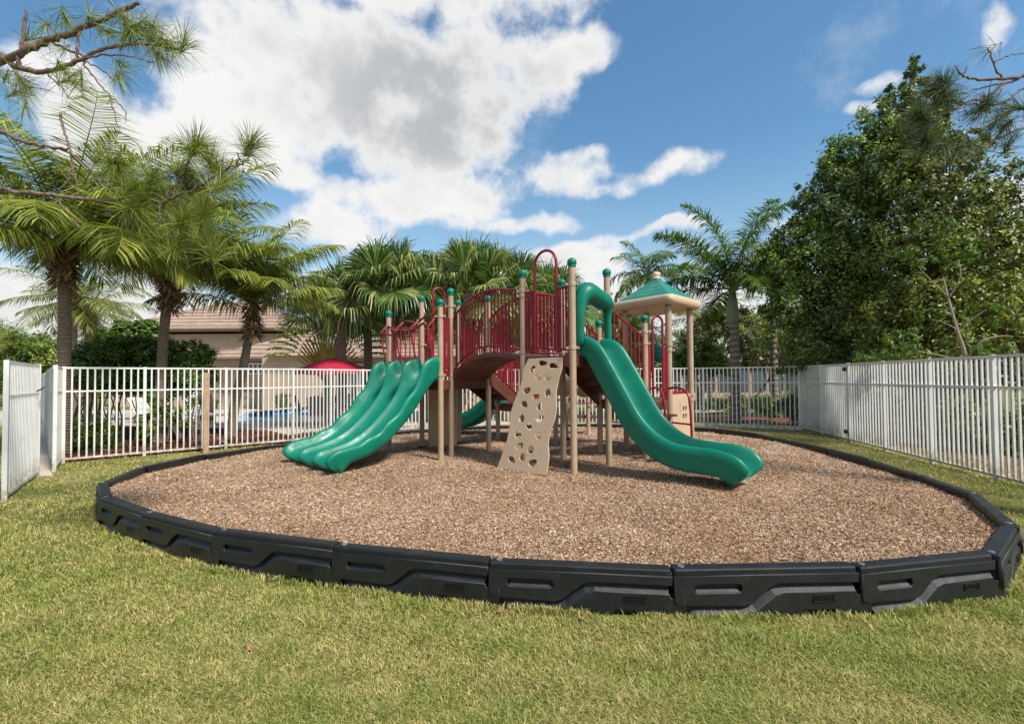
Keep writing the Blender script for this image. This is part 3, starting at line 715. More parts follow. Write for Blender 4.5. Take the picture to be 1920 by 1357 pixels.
pathS = [(a * .925, b) for a, b in [(-.02, Z2 + .005), (.09, Z2 - .02), (.30, 1.55), (.50, 1.24), (.70, .93), (.90, .72), (1.12, .565), (1.40, .46), (1.70, .43), (1.95, .42), (2.08, .395), (2.17, .365), (2.22, .31)]]
mb = MB(); mb.loft(sweep(mid + dS * .03, dS, aH, pathS, sec_single)); sl = obj('slide', mb, 'green', play, smooth=True, sub=1)
mb = MB()
for a_, b_ in ((-.31, .03), (.31, .03), (-.31, 1.86), (.31, 1.86)):
    q_ = mid + dS * (b_ + .03) + aH * a_; zz = (Z2 + .12) if b_ < 1 else .62
    mb.tube([(q_.x, q_.y, zz - .02), (q_.x, q_.y, zz + .002)], .014, 10)
obj('bolt', mb, 'steel', sl)
e = mid + dS * 1.9; mb = MB(); mb.cyl((e.x, e.y, .1), (e.x, e.y, .34), .03, 12); mb.tube([(e.x, e.y, .32), (e.x, e.y, .335)], .07, 12); obj('leg', mb, 'dark', sl)
def hood(P, Q, out, z0, zt, sc=1.0):
    """moulded arch over a slide's mouth"""
    d = (Q - P).normalized(); w_ = (Q - P).length; U = Vector((0, 0, 1)); rings = []
    a = P + d * .085 * sc; b = Q - d * .085 * sc
    path = [(a, z0, .08, .055), (a, z0 + .25, .075, .05), (a, (z0 + zt) / 2, .075, .055), (a + d * .015, zt - .36, .09, .075), (a + d * .03, zt - .22, .10, .085), (a + d * .11, zt - .11, .17, .165),
            (a + d * .24, zt - .085, .17, .16), ((a + b) / 2, zt - .13, .16, .135), (b - d * .22, zt - .17, .16, .14), (b - d * .09, zt - .19, .155, .15), (b - d * .02, zt - .24, .095, .08), (b, zt - .36, .065, .055), (b, (z0 + zt) / 2 - .02, .055, .045), (b, z0 + .2, .06, .045), (b, z0, .065, .05)]
    C3 = [Vector((p.x, p.y, z)) for p, z, _, _ in path]; m = len(C3)
    for i in range(m):
        tdir = (C3[min(i + 1, m - 1)] - C3[max(i - 1, 0)]).normalized(); ny = out; nx = tdir.cross(ny).normalized(); ra, rb = path[i][2] * sc, path[i][3] * sc
        rings.append([C3[i] + ny * (ra * math.cos(q)) + nx * (rb * math.sin(q)) for q in [2 * math.pi * k / 12 for k in range(12)]])
    mb = MB(); mb.loft(rings); return obj('slide_hood', mb, 'green', play, smooth=True, sub=1)
hood(I_ + dS * .06, J_ + dS * .06, dS, Z2 + .10, zat(1105, 537, 7.3))
# wide triple slide
dC = (A_ - C_).normalized(); dT = Vector((dC.y, -dC.x, 0)); dT = dT if dT.y < 0 else -dT
midT = (A_ + C_) / 2 + dT * .04; WT = (A_ - C_).length / 2 - .03
def sec_triple(t, s):
    lift = 1 + .75 * math.exp(-((s - .03) / .15) ** 2); end = 1.0
    if t > .82: f = (t - .82) / .18; end = 1 - .35 * f ** 2
    bot = -.075 - (.14 * math.sin((t - .72) / .28 * math.pi * .8) if t > .72 else 0)
    k = 1 - .06 * max(0, (t - .8) / .2) ** 2
    pts = []; W_ = WT * k; ridge = [-W_, -W_ / 3, W_ / 3, W_]
    hs = .215 * lift * end + .016 * math.sin(s * 17) * (1 if .3 < s < 1.5 else 0); hm = .165 * lift * end * (1.0 + .35 * math.exp(-((s - .1) / .15) ** 2))
    pts += [(-W_ - .03, bot + .05), (-W_ - .045, .05), (-W_ - .06, hs * .62), (-W_ - .06, hs * .8), (-W_ - .035, hs), (-W_ + .0, hs), (-W_ + .035, hs * .85)]
    for q in range(3):
        x0, x1 = ridge[q], ridge[q + 1]; g = (x1 - x0)
        h0 = hs if q == 0 else hm; h1 = hs if q == 2 else hm
        pts += [(x0 + g * .12, h0 * .42), (x0 + g * .28, .035), (x0 + g * .5, 0.0), (x0 + g * .72, .035), (x1 - g * .12, h1 * .42)]
        if q < 2: pts += [(x1 - .018, hm * .93), (x1, hm), (x1 + .018, hm * .93)]
    pts += [(W_ - .035, hs * .85), (W_ - .0, hs), (W_ + .035, hs), (W_ + .06, hs * .8), (W_ + .06, hs * .62), (W_ + .045, .05), (W_ + .03, bot + .05)]
    pts += [(W_ * .8, bot), (W_ * .3, bot - .01), (-W_ * .3, bot - .01), (-W_ * .8, bot)]
    if t > .93: c = math.sqrt(max(.0, 1 - ((t - .93) / .07) ** 2)) * .93 + .07; pts = [(x, y * c - .03 * (1 - c)) for x, y in pts]
    return pts
pathT = [(a * .885, b) for a, b in [(-.02, Z1 + .01), (.08, Z1 - .005), (.25, 1.38), (.50, 1.10), (.80, .82), (1.10, .60), (1.40, .46), (1.70, .385), (1.88, .355), (1.99, .33), (2.05, .27)]]
mb = MB(); mb.loft(sweep(midT, dT, dC, pathT, sec_triple)); tsl = obj('triple_slide', mb, 'green', play, smooth=True, sub=1)
# wavy hand rails over the triple slide, with leaning bars
mb = MB(); zr = zat(770, 603, 9.0)
for off_, dz in ((0.03, 0), (.20, -.16)):
    pts = []
    for k in range(31):
        t = k / 30; p = C_.lerp(A_, .10 + .88 * t) + dT * off_; pts.append((p.x, p.y, zr + .04 - .10 * t + .035 * math.sin(t * 13 + off_ * 9) + dz))
    mb.tube(pts, .019, 10)
for t in (.05, .36, .66, .97):
    p = C_.lerp(A_, t); mb.tube([p + Vector((0, 0, zr - ZM)) + dT * .04, p + dT * .20 + Vector((0, 0, zr - .16 - ZM)), p + dT * .10 + dC * -.02 + Vector((0, 0, Z1 + .28 - ZM))], .017, 8)
obj('wavy_handrail', mb, 'red', play, smooth='angle')
# back slide from the low deck
oB = X3.lerp(X2, .5) + sdir * .02; dB = Vector((-1.05, .50, 0)).normalized(); lB = Vector((-dB.y, dB.x, 0))
pathB = [(0, Z4), (.1, Z4 - .02), (.35, .82), (.65, .60), (.95, .46), (1.25, .42), (1.5, .41), (1.62, .38)]
oB = X3 + sdir * -.35 - dB * -.02
mb = MB(); mb.loft(sweep(oB, dB, lB, pathB, sec_single)); bs = obj('slide', mb, 'green', play, smooth=True, sub=1)
e = oB + dB * 1.4; mb = MB(); mb.cyl((e.x, e.y, .1), (e.x, e.y, .38), .03, 12); mb.tube([(e.x, e.y, ZM), (e.x, e.y, ZM + .03)], [.22, .12], 14); obj('leg', mb, 'dark', bs)
hood(X2 + Vector((-.15, .1, 0)), X2 + Vector((.38, -.1, 0)), sdir, Z4 + .1, 2.03)
hood(N2 + Vector((-.1, -.1, 0)), N2 + Vector((.42, -.3, 0)), Vector((.5, .8, 0)).normalized(), Z3 + .02, 2.12)
# beige crawl tunnel
ta = Vector((1.86, 9.25, 1.50)); tb = Vector((.55, 10.25, 1.50)); td = (tb - ta).normalized()
mb = MB(); Rt = .29
ux = Vector((-td.y, td.x, 0)); uz = Vector((0, 0, 1)); rings = []
for q, rr_ in ((0, Rt), (.36, Rt), (.365, Rt + .035), (.40, Rt + .035), (.405, Rt), (.62, Rt), (.625, Rt + .035), (.66, Rt + .035), (.665, Rt), (1, Rt), (1, Rt - .015), (0, Rt - .015)):
    c = ta.lerp(tb, q); rings.append([c + ux * (rr_ * math.cos(a)) + uz * (rr_ * math.sin(a)) for a in [2 * math.pi * k / 28 for k in range(28)]])
mb.loft(rings, cap=False); obj('crawl_tunnel', mb, 'tan', play, smooth='angle')
# upright beige climbing board under the left deck
bd = (E_ - B_).normalized(); nb = Vector((bd.y, -bd.x, 0)); o_ = B_ + bd * .10 + nb * .08; ax = Matrix.Identity(4)
ax.col[0] = (bd.x, bd.y, 0, 0); ax.col[1] = (0, 0, 1, 0); ax.col[2] = (nb.x, nb.y, 0, 0); ax.col[3] = (o_.x, o_.y, ZM - .03, 1)
holes = [[(x + .012 * math.cos(rad(a)), z + .012 * math.sin(rad(a))) for a in range(0, 360, 45)] for z in (.25, .6, .95, 1.2) for x in (.07, .13, .33, .50)]
curve_plate('climbing_board', rr(0, (E_ - B_).length - .22, 0, Z1 - .12 - ZM, .02), holes, .02, 'tan', play, ax)
# wavy climbing panel with leaf-shaped holes: its plane leans out from the deck edge H-I
b0 = Pm(933, 878); b1 = Pm(1028, 891); t0 = H_ + HI * .12; t0 = Vector((t0.x, t0.y, Z2 - .0)) - aH * .075; hx = (b1 - b0).normalized()
pn = hx.cross((t0 - b0).normalized()).normalized(); pv = pn.cross(hx).normalized()
def onp(u, v):
    d = ray(u, v); o = Vector((0, 0, 1.55)); t = (b0 - o).dot(pn) / d.dot(pn); p = o + d * t - b0; return (p.dot(hx), p.dot(pv))
ax = Matrix.Identity(4)
for i, c in enumerate((hx, pv, pn, b0)): ax.col[i] = (c.x, c.y, c.z, 1 if i == 3 else 0)
def z2(x, y): return (820 + x / 2.8265, 440 + y / 2.827)      # zoom coordinates to photo pixels
Lf = [(317, 1238), (345, 1165), (372, 1085), (385, 1010), (390, 950), (408, 890), (432, 830), (450, 775), (458, 720), (485, 658)]
Rt_ = [(666, 650), (660, 710), (640, 775), (630, 840), (632, 910), (622, 980), (600, 1040), (588, 1110), (592, 1180), (578, 1275)]
def sm(P): return [(p.x, p.y) for p in catmull([(a, b, 0) for a, b in P], 5)]
outl = [onp(*z2(*p)) for p in sm(Lf)] + [onp(*z2(*p)) for p in sm(Rt_)]
HL = [(562, 681, 22, 13, 0), (508, 712, 20, 11, 62), (617, 697, 22, 15, -10), (540, 755, 17, 15, -60), (592, 753, 22, 15, 35), (478, 825, 20, 14, 35), (588, 838, 21, 14, 80), (528, 858, 22, 13, 8), (464, 899, 18, 15, -50), (545, 910, 20, 13, 75),
      (449, 973, 20, 13, 75), (546, 972, 22, 15, 30), (489, 1018, 22, 13, -55), (540, 1063, 20, 14, 72), (430, 1057, 21, 15, 85), (439, 1119, 22, 15, 40), (497, 1137, 21, 14, 70), (454, 1177, 21, 14, 80), (397, 1193, 21, 13, -50), (508, 1208, 23, 17, 35)]
hl = []
for cx, cy, ra, rb, an in HL:
    P = []
    for k in range(16):
        a = 2 * math.pi * k / 16; x = 1.10 * ra * math.cos(a); y = 1.12 * rb * math.sin(a) * (1 - .3 * math.cos(a))
        c_, s_ = math.cos(rad(an)), math.sin(rad(an)); P.append(onp(*z2(cx + x * c_ + y * s_, cy - x * s_ + y * c_)))
    hl.append(P)
cp = curve_plate('climbing_panel', outl, hl, .014, 'tan', play, ax, .003)
mb = MB()
for x, y in ((655, 671), (650, 700), (642, 760), (615, 850), (594, 945), (575, 1040), (555, 1137), (532, 1243), (360, 1212), (404, 1075), (424, 930), (463, 765)):
    p = onp(*z2(x, y)); q = b0 + hx * p[0] + pv * p[1]; s = -1 if (pn.y > 0) else 1
    mb.cyl(q + pn * s * .0, q + pn * s * .014, .009, 8)
obj('bolt', mb, 'beige', cp)
# low bench and bar at the back
mb = MB(); mb.box((1.55, 12.2, .62), (.9, .35, .06)); obj('bench', mb, 'brown', play, bevel=.01)
mb = MB(); mb.tube([(1.3, 11.9, .95), (1.85, 11.9, .95), (1.95, 11.9, .99), (1.98, 11.9, 1.3), (1.98, 11.9, 1.6)], .018, 8); mb.tube([(2.1, 11.4, .55), (3.1, 11.0, .55)], .018, 8); mb.tube([(2.1, 11.4, .85), (3.1, 11.0, .85)], .018, 8); obj('handrail', mb, 'red', play)
for P in (at(1102, 12.0), at(1190, 10.6)): post(P, 1.3 if P.x < 2 else 1.0, cap=False)
P = at(1190, 10.2); mb = MB(); mb.box((P.x, P.y, .6), (.22, .03, .8)); obj('house_panel', mb, 'tan', play)
# ------------------------------------------------------------------ beyond the fence: beds, pool, clubhouse
def gp(*px): return [tuple(G(u, v).xy) for u, v in px]
sheet('path', gp((70, 893), (98, 893), (92, 850), (86, 805), (84, 770), (60, 770), (40, 850)), .006, 'concrete')
sheet('mulch_path', gp((97, 884), (101, 882), (90, 840), (81, 792), (83, 770), (85, 770), (88, 810), (93, 850)), .010, 'redmulch')
fA = [Vector((p.x, p.y)) for p in F1]
bedp = [tuple(p + Vector((-.05, .05))) for p in fA] + [(-4.35, 14.6), (-5.2, 15.2), (-6.0, 14.6)] + gp((545, 818), (500, 808), (440, 806), (380, 803), (300, 801), (200, 800), (100, 800))
sheet('mulch_ground', bedp, .008, 'redmulch')
deckp = gp((300, 800), (380, 802), (440, 805), (500, 807), (545, 817)) + [(-6.0, 14.7), (-5.2, 15.4), (-4.3, 14.95), (-2.7, 15.75), (1.0, 16.3), (1.5, 27.2), (-30, 27.2), (-30, 20)]
sheet('pool_deck', deckp, .004, 'concrete')
pool = gp((452, 790), (560, 792), (640, 790), (645, 776), (585, 770), (520, 776), (455, 784))
sheet('pool_water', pool, .012, 'water')
mb = MB(); far = [Vector((*p, 0)) for p in pool]
for a, b in ((far[6], far[5]), (far[5], far[4]), (far[4], far[3])): mb.bar(a + Vector((0, 0, .10)), b + Vector((0, 0, .10)), .08, .20)
tag(obj('pool_edge', mb, 'pooltile'), kind='structure')
mb = MB()
for a, b in ((far[6], far[5]), (far[5], far[4]), (far[4], far[3])): mb.bar(a + Vector((0, .15, .22)), b + Vector((0, .15, .22)), .35, .04)
tag(obj('pool_coping', mb, 'coping'), kind='structure')
# clubhouse
BY = 27.0
def hip(mb, x0, x1, y0, y1, ze, zr, inset=None):
    h = (y1 - y0) / 2 if inset is None else inset; ym = (y0 + y1) / 2
    v = [(x0, y0, ze), (x1, y0, ze), (x1, y1, ze), (x0, y1, ze), (x0 + h, ym, zr), (x1 - h, ym, zr)]
    mb.add(v, [(0, 1, 5, 4), (1, 2, 5), (2, 3, 4, 5), (3, 0, 4), (3, 2, 1, 0)])
club = empty('clubhouse', (D(520, 709, BY).x, BY, 0), 'low beige stucco clubhouse with pale tiled hip roofs beyond the pool', 'building')
def X(u, Y): return D(u, 709, Y).x
ex0 = X(380, BY)
mb = MB(); mb.box(((X(395, BY + .8) + X(960, BY + .8)) / 2, BY + 3.3, 1.42), (X(960, BY + .8) - X(395, BY + .8), 5, 2.84))
mb.box(((X(500, BY) + X(640, BY)) / 2, BY + .6, 1.40), (X(640, BY) - X(500, BY), 2.2, 2.80)); obj('wall', mb, 'stucco', club)
mb = MB(); mb.box(((X(195, 31) + X(545, 31)) / 2, 35, 2.2), (X(545, 31) - X(215, 31), 8, 4.4)); obj('wall', mb, 'stucco', club)
ze = zat(450, 669, BY)
mb = MB(); hip(mb, X(378, BY), X(1010, BY), BY - .3, BY + 8.3, ze, zat(458, 622, BY + 4)); r1 = obj('roof', mb, 'tile', club)
mb = MB(); hip(mb, X(494, BY - 1.0), X(645, BY - 1.0), BY - 1.0, BY + 5.6, ze + .01, zat(560, 634, BY + 2)); obj('roof', mb, 'tile', club)
mb = MB(); zu = zat(400, 614, 30.4); hip(mb, X(195, 30.4), X(556, 30.4), 30.4, 39.6, zu, zat(400, 566, 35)); r2 = obj('roof', mb, 'tile', club)
for o_, (x0, x1, y0, y1, z) in ((r1, (X(378, BY), X(1010, BY), BY - .3, BY + 8.3, ze)), (r2, (X(195, 30.4), X(556, 30.4), 30.4, 39.6, zu))):
    mb = MB(); mb.box(((x0 + x1) / 2, y0 + .02, z - .13), (x1 - x0, .05, .22)); mb.box(((x0 + x1) / 2, y0 - .05, z - .06), (x1 - x0, .1, .1)); obj('fascia', mb, 'trim', o_)
    mb = MB(); mb.box(((x0 + x1) / 2, y0 + .28, z - .05), (x1 - x0 - .1, .5, .05)); obj('soffit', mb, 'stucco', o_)
mb = MB(); mb.box(((X(395, BY) + X(960, BY)) / 2, BY + .78, .95), (X(960, BY) - X(395, BY), .06, .09)); obj('band', mb, 'trim', club)
for a, b in ((397, 412), (458, 484), (520, 536), (600, 616)):
    y = BY + .76 if a < 490 else BY - .53
    mb = MB(); mb.box(((X(a, y) + X(b, y)) / 2, y, .46), (X(b, y) - X(a, y), .12, .9)); obj('stone_pier', mb, 'stone', club)
def window(u0, u1, z0, z1, y, n=2, glass='glass'):
    x0, x1 = X(u0, y), X(u1, y); mb = MB()
    for xx in [x0 + (x1 - x0) * k / n for k in range(n + 1)]: mb.box((xx, y - .05, (z0 + z1) / 2), (.09, .12, z1 - z0))
    for zz in (z0, z1): mb.box(((x0 + x1) / 2, y - .053, zz), (x1 - x0 + .09, .12, .09))
    wd = obj('window', mb, 'whitep', club); mb = MB(); mb.box(((x0 + x1) / 2, y - .02, (z0 + z1) / 2), (x1 - x0, .05, z1 - z0)); obj('pane', mb, glass, wd)
window(468, 493, 1.9, 2.45, BY + .78, 3)
window(655, 690, .05, 2.35, BY + .78, 2); window(745, 775, .9, 2.3, BY + .78, 2); window(800, 840, .9, 2.3, BY + .78, 2)
# pale low building far right, seen through the back fence
b2 = empty('storage_building', (X(1400, 36), 36, 0), 'long pale low building far behind the back right fence', 'building')
mb = MB(); mb.box(((X(1180, 36) + X(1560, 36)) / 2, 38, 1.3), (X(1560, 36) - X(1180, 36), 4, 2.6)); obj('wall', mb, 'stucco', b2)
mb = MB(); hip(mb, X(1170, 35.5), X(1570, 35.5), 35.5, 40.5, 2.6, 3.3); obj('roof', mb, 'tile', b2)
for u in range(1200, 1550, 32):
    mb = MB(); mb.box((X(u, 35.96), 35.95, 1.3), (.9, .08, 1.5)); obj('window', mb, 'glass', b2)
sheet('pavement', [(X(1180, 23), 22.2), (X(1560, 23), 22.2), (X(1560, 25.5), 25.2), (X(1180, 25), 25.2)], .006, 'concrete')

# umbrella, table and chairs by the pool
uy = 17.0; uc = Vector((X(624, uy), uy, 0))
um = empty('patio_umbrella', uc, 'crimson patio umbrella open over the dark table by the pool', 'umbrella')
R = 71 * uy / 950; zt_ = zat(624, 671, uy); zb = zat(624, 695, uy); N8 = 8; V = []; rings = []
for h, z in ((1.0, zb - .13), (1.0, zb), (.72, zb + (zt_ - zb) * .36), (.4, zb + (zt_ - zb) * .70), (.12, zt_ - .01), (.02, zt_)):
    rings.append([uc + Vector((R * h * math.cos(2 * math.pi * (k + .3) / 16) * (1 if k % 2 == 0 else (.955 if h > .9 else .97)), R * h * math.sin(2 * math.pi * (k + .3) / 16) * (1 if k % 2 == 0 else .96), z + (.0 if k % 2 == 0 else (.03 if h > .9 else 0)))) for k in range(16)])
mb = MB(); mb.loft(rings, cap=False); cn = obj('canopy', mb, 'umbrella', um); sf = cn.modifiers.new('th', 'SOLIDIFY'); sf.thickness = .006
mb = MB(); mb.cyl(uc, uc + Vector((0, 0, zt_ + .06)), .02, 10); mb.ball(uc + Vector((0, 0, zt_ + .07)), .035, 10, 8); mb.cyl(uc + Vector((0, 0, .02)), uc + Vector((0, 0, .09)), .22, 18); obj('pole', mb, 'wood', um)
mb = MB()
for k in range(8):
    a = 2 * math.pi * (2 * k + .3) / 16; mb.cyl(uc + Vector((0, 0, zt_ - .12)), uc + Vector((R * .97 * math.cos(a), R * .97 * math.sin(a), zb - .02)), .008, 6)
obj('ribs', mb, 'wood', um)
tb_ = empty('patio_table', uc, 'round dark patio table under the crimson umbrella', 'table')
mb = MB(); mb.tube([uc + Vector((0, 0, .70)), uc + Vector((0, 0, .73))], .55, 28); obj('table_top', mb, 'glass', tb_)
for k in range(4):
    a = .6 + k * math.pi / 2; mb = MB(); mb.tube([uc + Vector((.5 * math.cos(a), .5 * math.sin(a), 0)), uc + Vector((.38 * math.cos(a), .38 * math.sin(a), .35)), uc + Vector((.48 * math.cos(a), .48 * math.sin(a), .70))], .016, 8); obj('leg', mb, 'chair', tb_)
def make_chair():
    r = empty('patio_chair', (0, 0, 0)); 
    mb = MB(); mb.box((0, 0, .43), (.50, .48, .04)); obj('seat', mb, 'chair', r, bevel=.01)
    mb = MB(); P = [(-.24, -.22, .45), (.24, -.22, .45), (.22, -.36, 1.0), (.1, -.385, 1.04), (-.1, -.385, 1.04), (-.22, -.36, 1.0)]; mb.prism(P, (0, .025, .005)); obj('backrest', mb, 'chair', r)
    for s in (-1, 1):
        mb = MB(); mb.tube([(s * .27, -.36, .99), (s * .27, -.24, .45), (s * .28, -.30, 0)], .014, 8); obj('leg', mb, 'chair', r)
        mb = MB(); mb.tube([(s * .27, -.28, .62), (s * .28, .1, .66), (s * .28, .24, .60), (s * .27, .22, .4), (s * .28, .28, 0)], .014, 8); obj('leg', mb, 'chair', r)
    return r
ch = make_chair()
for i, (dx, dy, rz, lab) in enumerate(((-.75, -.25, -75, 'dark mesh patio chair at the left end of the umbrella table'), (-.15, -.8, 5, 'dark mesh patio chair on the near side of the umbrella table'), (.7, -.3, 60, 'dark mesh patio chair at the right of the umbrella table, behind the slide'), (.2, .8, 175, 'dark mesh patio chair on the pool side of the umbrella table'))):
    c = ch if i == 0 else copy_tree(ch); c.location = uc + Vector((dx, dy, 0)); c.rotation_euler = (0, 0, rad(rz)); tag(c, lab, 'chair', 'chairs round the umbrella table')
def make_lounger():
    r = empty('pool_lounger', (0, 0, 0)); mb = MB()
    for k in range(12): mb.box((0, -.55 + k * .11, .34), (.58, .07, .02))
    obj('seat', mb, 'whitep', r); mb = MB()
    for k in range(7): mb.box((0, .78 + k * .065, .38 + k * .085), (.58, .03, .065), (1, 0, 0), (0, .6, .8))
    obj('backrest', mb, 'whitep', r); mb = MB()
    for s in (-1, 1): mb.tube([(s * .31, -.62, .33), (s * .31, .75, .35), (s * .31, 1.2, .95)], .018, 8)
    obj('frame', mb, 'whitep', r)
    for s in (-1, 1):
        for y in (-.45, .65): mb = MB(); mb.tube([(s * .31, y - .12, .34), (s * .31, y - .1, .04), (s * .31, y, .015), (s * .31, y + .1, .04), (s * .31, y + .12, .34)], .015, 8); obj('leg', mb, 'chair', r)
    return r
lg = make_lounger()
for i, (u, v, rz, lab) in enumerate(((405, 795, 70, 'white pool lounger nearest the tan stake'), (352, 796, 80, 'white pool lounger beside the second palm trunk'), (300, 793, 75, 'white pool lounger behind the hedge stems'))):
    c = lg if i == 0 else copy_tree(lg); c.location = G(u, v); c.rotation_euler = (0, 0, rad(rz)); tag(c, lab, 'lounger', 'white loungers by the pool')
p = G(366, 788); mb = MB(); mb.box((p.x, p.y, .95), (.5, .4, .06)); mb.box((p.x, p.y, .5), (.42, .34, .9)); mb.box((p.x, p.y, 1.15), (.06, .3, .4)); tag(obj('towel_stand', mb, 'whitep', loc=(p.x, p.y, 0), bevel=.02), 'white box-shaped towel stand between the second palm and the stake', 'stand')
p = G(378, 793); mb = MB(); mb.prism([(p.x - .2, p.y, .1), (p.x + .28, p.y, .05), (p.x + .12, p.y, 1.1), (p.x - .25, p.y, 1.0)], (.05, .35, 0)); tag(obj('folded_chair', mb, 'brownfab', loc=(p.x, p.y, 0), bevel=.02), 'brown canvas folding chair leaning beside the tan stake', 'chair')

# ------------------------------------------------------------------ plants
def frame(d):
    d = unit(d); up = np.array([0, 0, 1.0]); s = np.cross(d, up); s = unit(s); return d, s, np.cross(s, d)
def feather(base, azm, e0, L, droop, ll, n=52, hang=.5, plumose=0.0, wd=.032, twist=0.0):
    """one feather palm leaf: returns leaflets (N,5,3) and the rib points"""
    K = 16; ang = e0 - droop * (np.linspace(0, 1, K)) ** 1.4; ds = L / (K - 1); h = np.concatenate([[0], np.cumsum(np.cos(ang[:-1]) * ds)]); z = np.concatenate([[0], np.cumsum(np.sin(ang[:-1]) * ds)])
    az2 = azm + twist * np.linspace(0, 1, K) ** 2
    P = np.stack([base[0] + h * np.cos(az2), base[1] + h * np.sin(az2), base[2] + z], 1)
    t = np.repeat(np.linspace(.14, .995, n), 2); side = np.tile([-1.0, 1.0], n)
    t = t + rng.normal(0, .004, t.shape); t = np.clip(t, .1, .999)
    i = np.clip((t * (K - 1)).astype(int), 0, K - 2); f = t * (K - 1) - i
    p = P[i] * (1 - f)[:, None] + P[i + 1] * f[:, None]; d = unit(P[i + 1] - P[i]); s = unit(np.cross(d, [0, 0, 1.0])); u = np.cross(s, d)
    ln = ll * (np.sin(np.pi * np.clip(t, 0, 1) ** .75) ** .55 * .9 + .22) * rng.uniform(.85, 1.1, t.shape)
    lift = rng.normal(.12, .10, t.shape) + plumose * rng.uniform(-1, 1, t.shape)
    dr = unit(s * side[:, None] + d * (.42 + .7 * t[:, None] ** 3) + u * lift[:, None] * 1.0)
    g = np.array([0, 0, -1.0]); hg = (hang * rng.uniform(.6, 1.4, t.shape))[:, None]
    d2 = unit(dr + g * hg * .6); d3 = unit(dr + g * hg * 1.8)
    wv = unit(np.cross(dr, g + rng.normal(0, .25, (len(t), 3)))) * wd / 2
    ln = ln[:, None]; m = p + dr * ln * .12; q = p + dr * ln * .08 + d2 * ln * .42; e = q + d3 * ln * .5
    return np.stack([p - wv * .5, p + wv * .5, q - wv, q + wv, e], 1), P
LF = [(0, 1, 3, 2), (2, 3, 4)]
def trunk_mesh(pts, r0, r1, ring=.0, n=14, flare=.25):
    P = catmull([tuple(p) for p in pts], 12); m = len(P); rs = []
    for i in range(m):
        t = i / (m - 1); r = r0 + (r1 - r0) * t + r0 * flare * math.exp(-t * 14); rs.append(r * (1 + ring * math.sin(i * 2.1) + .02 * math.sin(i * 5.3)))
    mb = MB(); mb.tube(P, rs, n); return mb
def feather_palm(name, pts, label, nf=22, L=3.2, ll=.75, r=.14, e_rng=(-25, 80), mat_='coco', hang=.42, droop=(45, 88), n=96, wd=.03, plumose=0, cat='palm tree', fibre=True, bark='palmbark', r1=None, azs=None, shaft=0, group='palm trees', dead=0, rib=.022, seed=0):
    base = pts[0]; top = Vector(pts[-1]); root = empty(name, base, label, cat, group)
    obj('trunk', trunk_mesh(pts, r, r1 or r * .8, .03), bark, root, smooth=True)
    if shaft:
        mb = MB(); mb.tube([top + Vector((0, 0, -.15)), top + Vector((0, 0, .1)), top + Vector((0, 0, shaft * .5)), top + Vector((0, 0, shaft))], [r * .95, r * 1.25, r * 1.0, r * .45], 14); obj('crownshaft', mb, 'crownshaft', root, smooth=True)
        top = top + Vector((0, 0, shaft * .9))
    LV = []; mb = MB(); rs_ = random.Random(seed + 3)
    for k in range(nf):
        f = (k + .5) / nf; azm = k * 2.39996 + rs_.uniform(-.25, .25); e = e_rng[1] + (e_rng[0] - e_rng[1]) * f ** .9 + rs_.uniform(-7, 7)
        if azs is not None and k < len(azs): azm, e = azs[k]; azm = rad(azm)
        lv, P = feather((top.x, top.y, top.z + rs_.uniform(-.12, .12)), azm, rad(e), L * rs_.uniform(.85, 1.08) * (.8 + .2 * math.sin(math.pi * min(1, f * 1.3))), rad(rs_.uniform(*droop)), ll, n, hang * (1 + .6 * f), plumose, wd, rs_.uniform(-.3, .3))
        LV.append(lv); mb.tube([Vector(q) for q in P], [max(.004, rib * (1 - .85 * i / 15)) for i in range(16)], 5, cap=False)
    cr = cards('crown', np.concatenate(LV), 5, mat_, root, LF); obj('leaf_ribs', mb, 'petiole', cr, smooth=True)
    if fibre:
        N = 420; a = rng.uniform(0, 6.28, N); z = rng.uniform(-.75, .2, N); rr_ = r * rng.uniform(.9, 1.35, N)
        p = np.stack([top.x + rr_ * np.cos(a), top.y + rr_ * np.sin(a), top.z + z], 1); o_ = np.stack([np.cos(a), np.sin(a), rng.uniform(-1.6, .6, N)], 1); o_ = unit(o_) * rng.uniform(.12, .32, (N, 1)); tt = np.stack([-np.sin(a), np.cos(a), 0 * a], 1) * .035
        cards('dry_leaf_bases', np.stack([p - tt, p + tt, p + o_ + tt * .5, p + o_ - tt * .5], 1), 4, 'fibre', root)
    return root
def B(u, v): return tuple(G(u, v))
def T(u, v, Y): return tuple(D(u, v, Y))
PN = 'coconut palms behind the left fence'
feather_palm('coconut_palm', [(D(122, 709, 10.6).x, 10.6, 0), T(121, 600, 10.6), T(120, 470, 10.6)], 'tall coconut palm with a straight ringed trunk just behind the left corner post', 30, 3.9, 1.0, .125, group=PN, seed=1, e_rng=(14, 86))
feather_palm('coconut_palm', [(D(298, 709, 12.3).x, 12.3, 0), T(306, 640, 12.3), T(319, 525, 12.3)], 'coconut palm in the middle of the left group, its trunk rising from the big hedge', 30, 3.7, .95, .125, group=PN, seed=2, e_rng=(28, 86))
feather_palm('coconut_palm', [(D(436, 709, 14).x, 14, 0), T(440, 760, 14), T(458, 680, 14), T(474, 580, 14)], 'coconut palm with a curved leaning trunk in front of the clubhouse', 26, 3.1, .85, .13, group=PN, seed=3, e_rng=(34, 86))
feather_palm('coconut_palm', [(D(165, 709, 20).x, 20, 0), T(166, 640, 20), T(168, 588, 20)], 'smaller distant coconut palm left of the clubhouse roof', 20, 2.6, .7, .14, group=PN, seed=4, mat_='coco_far', n=44)
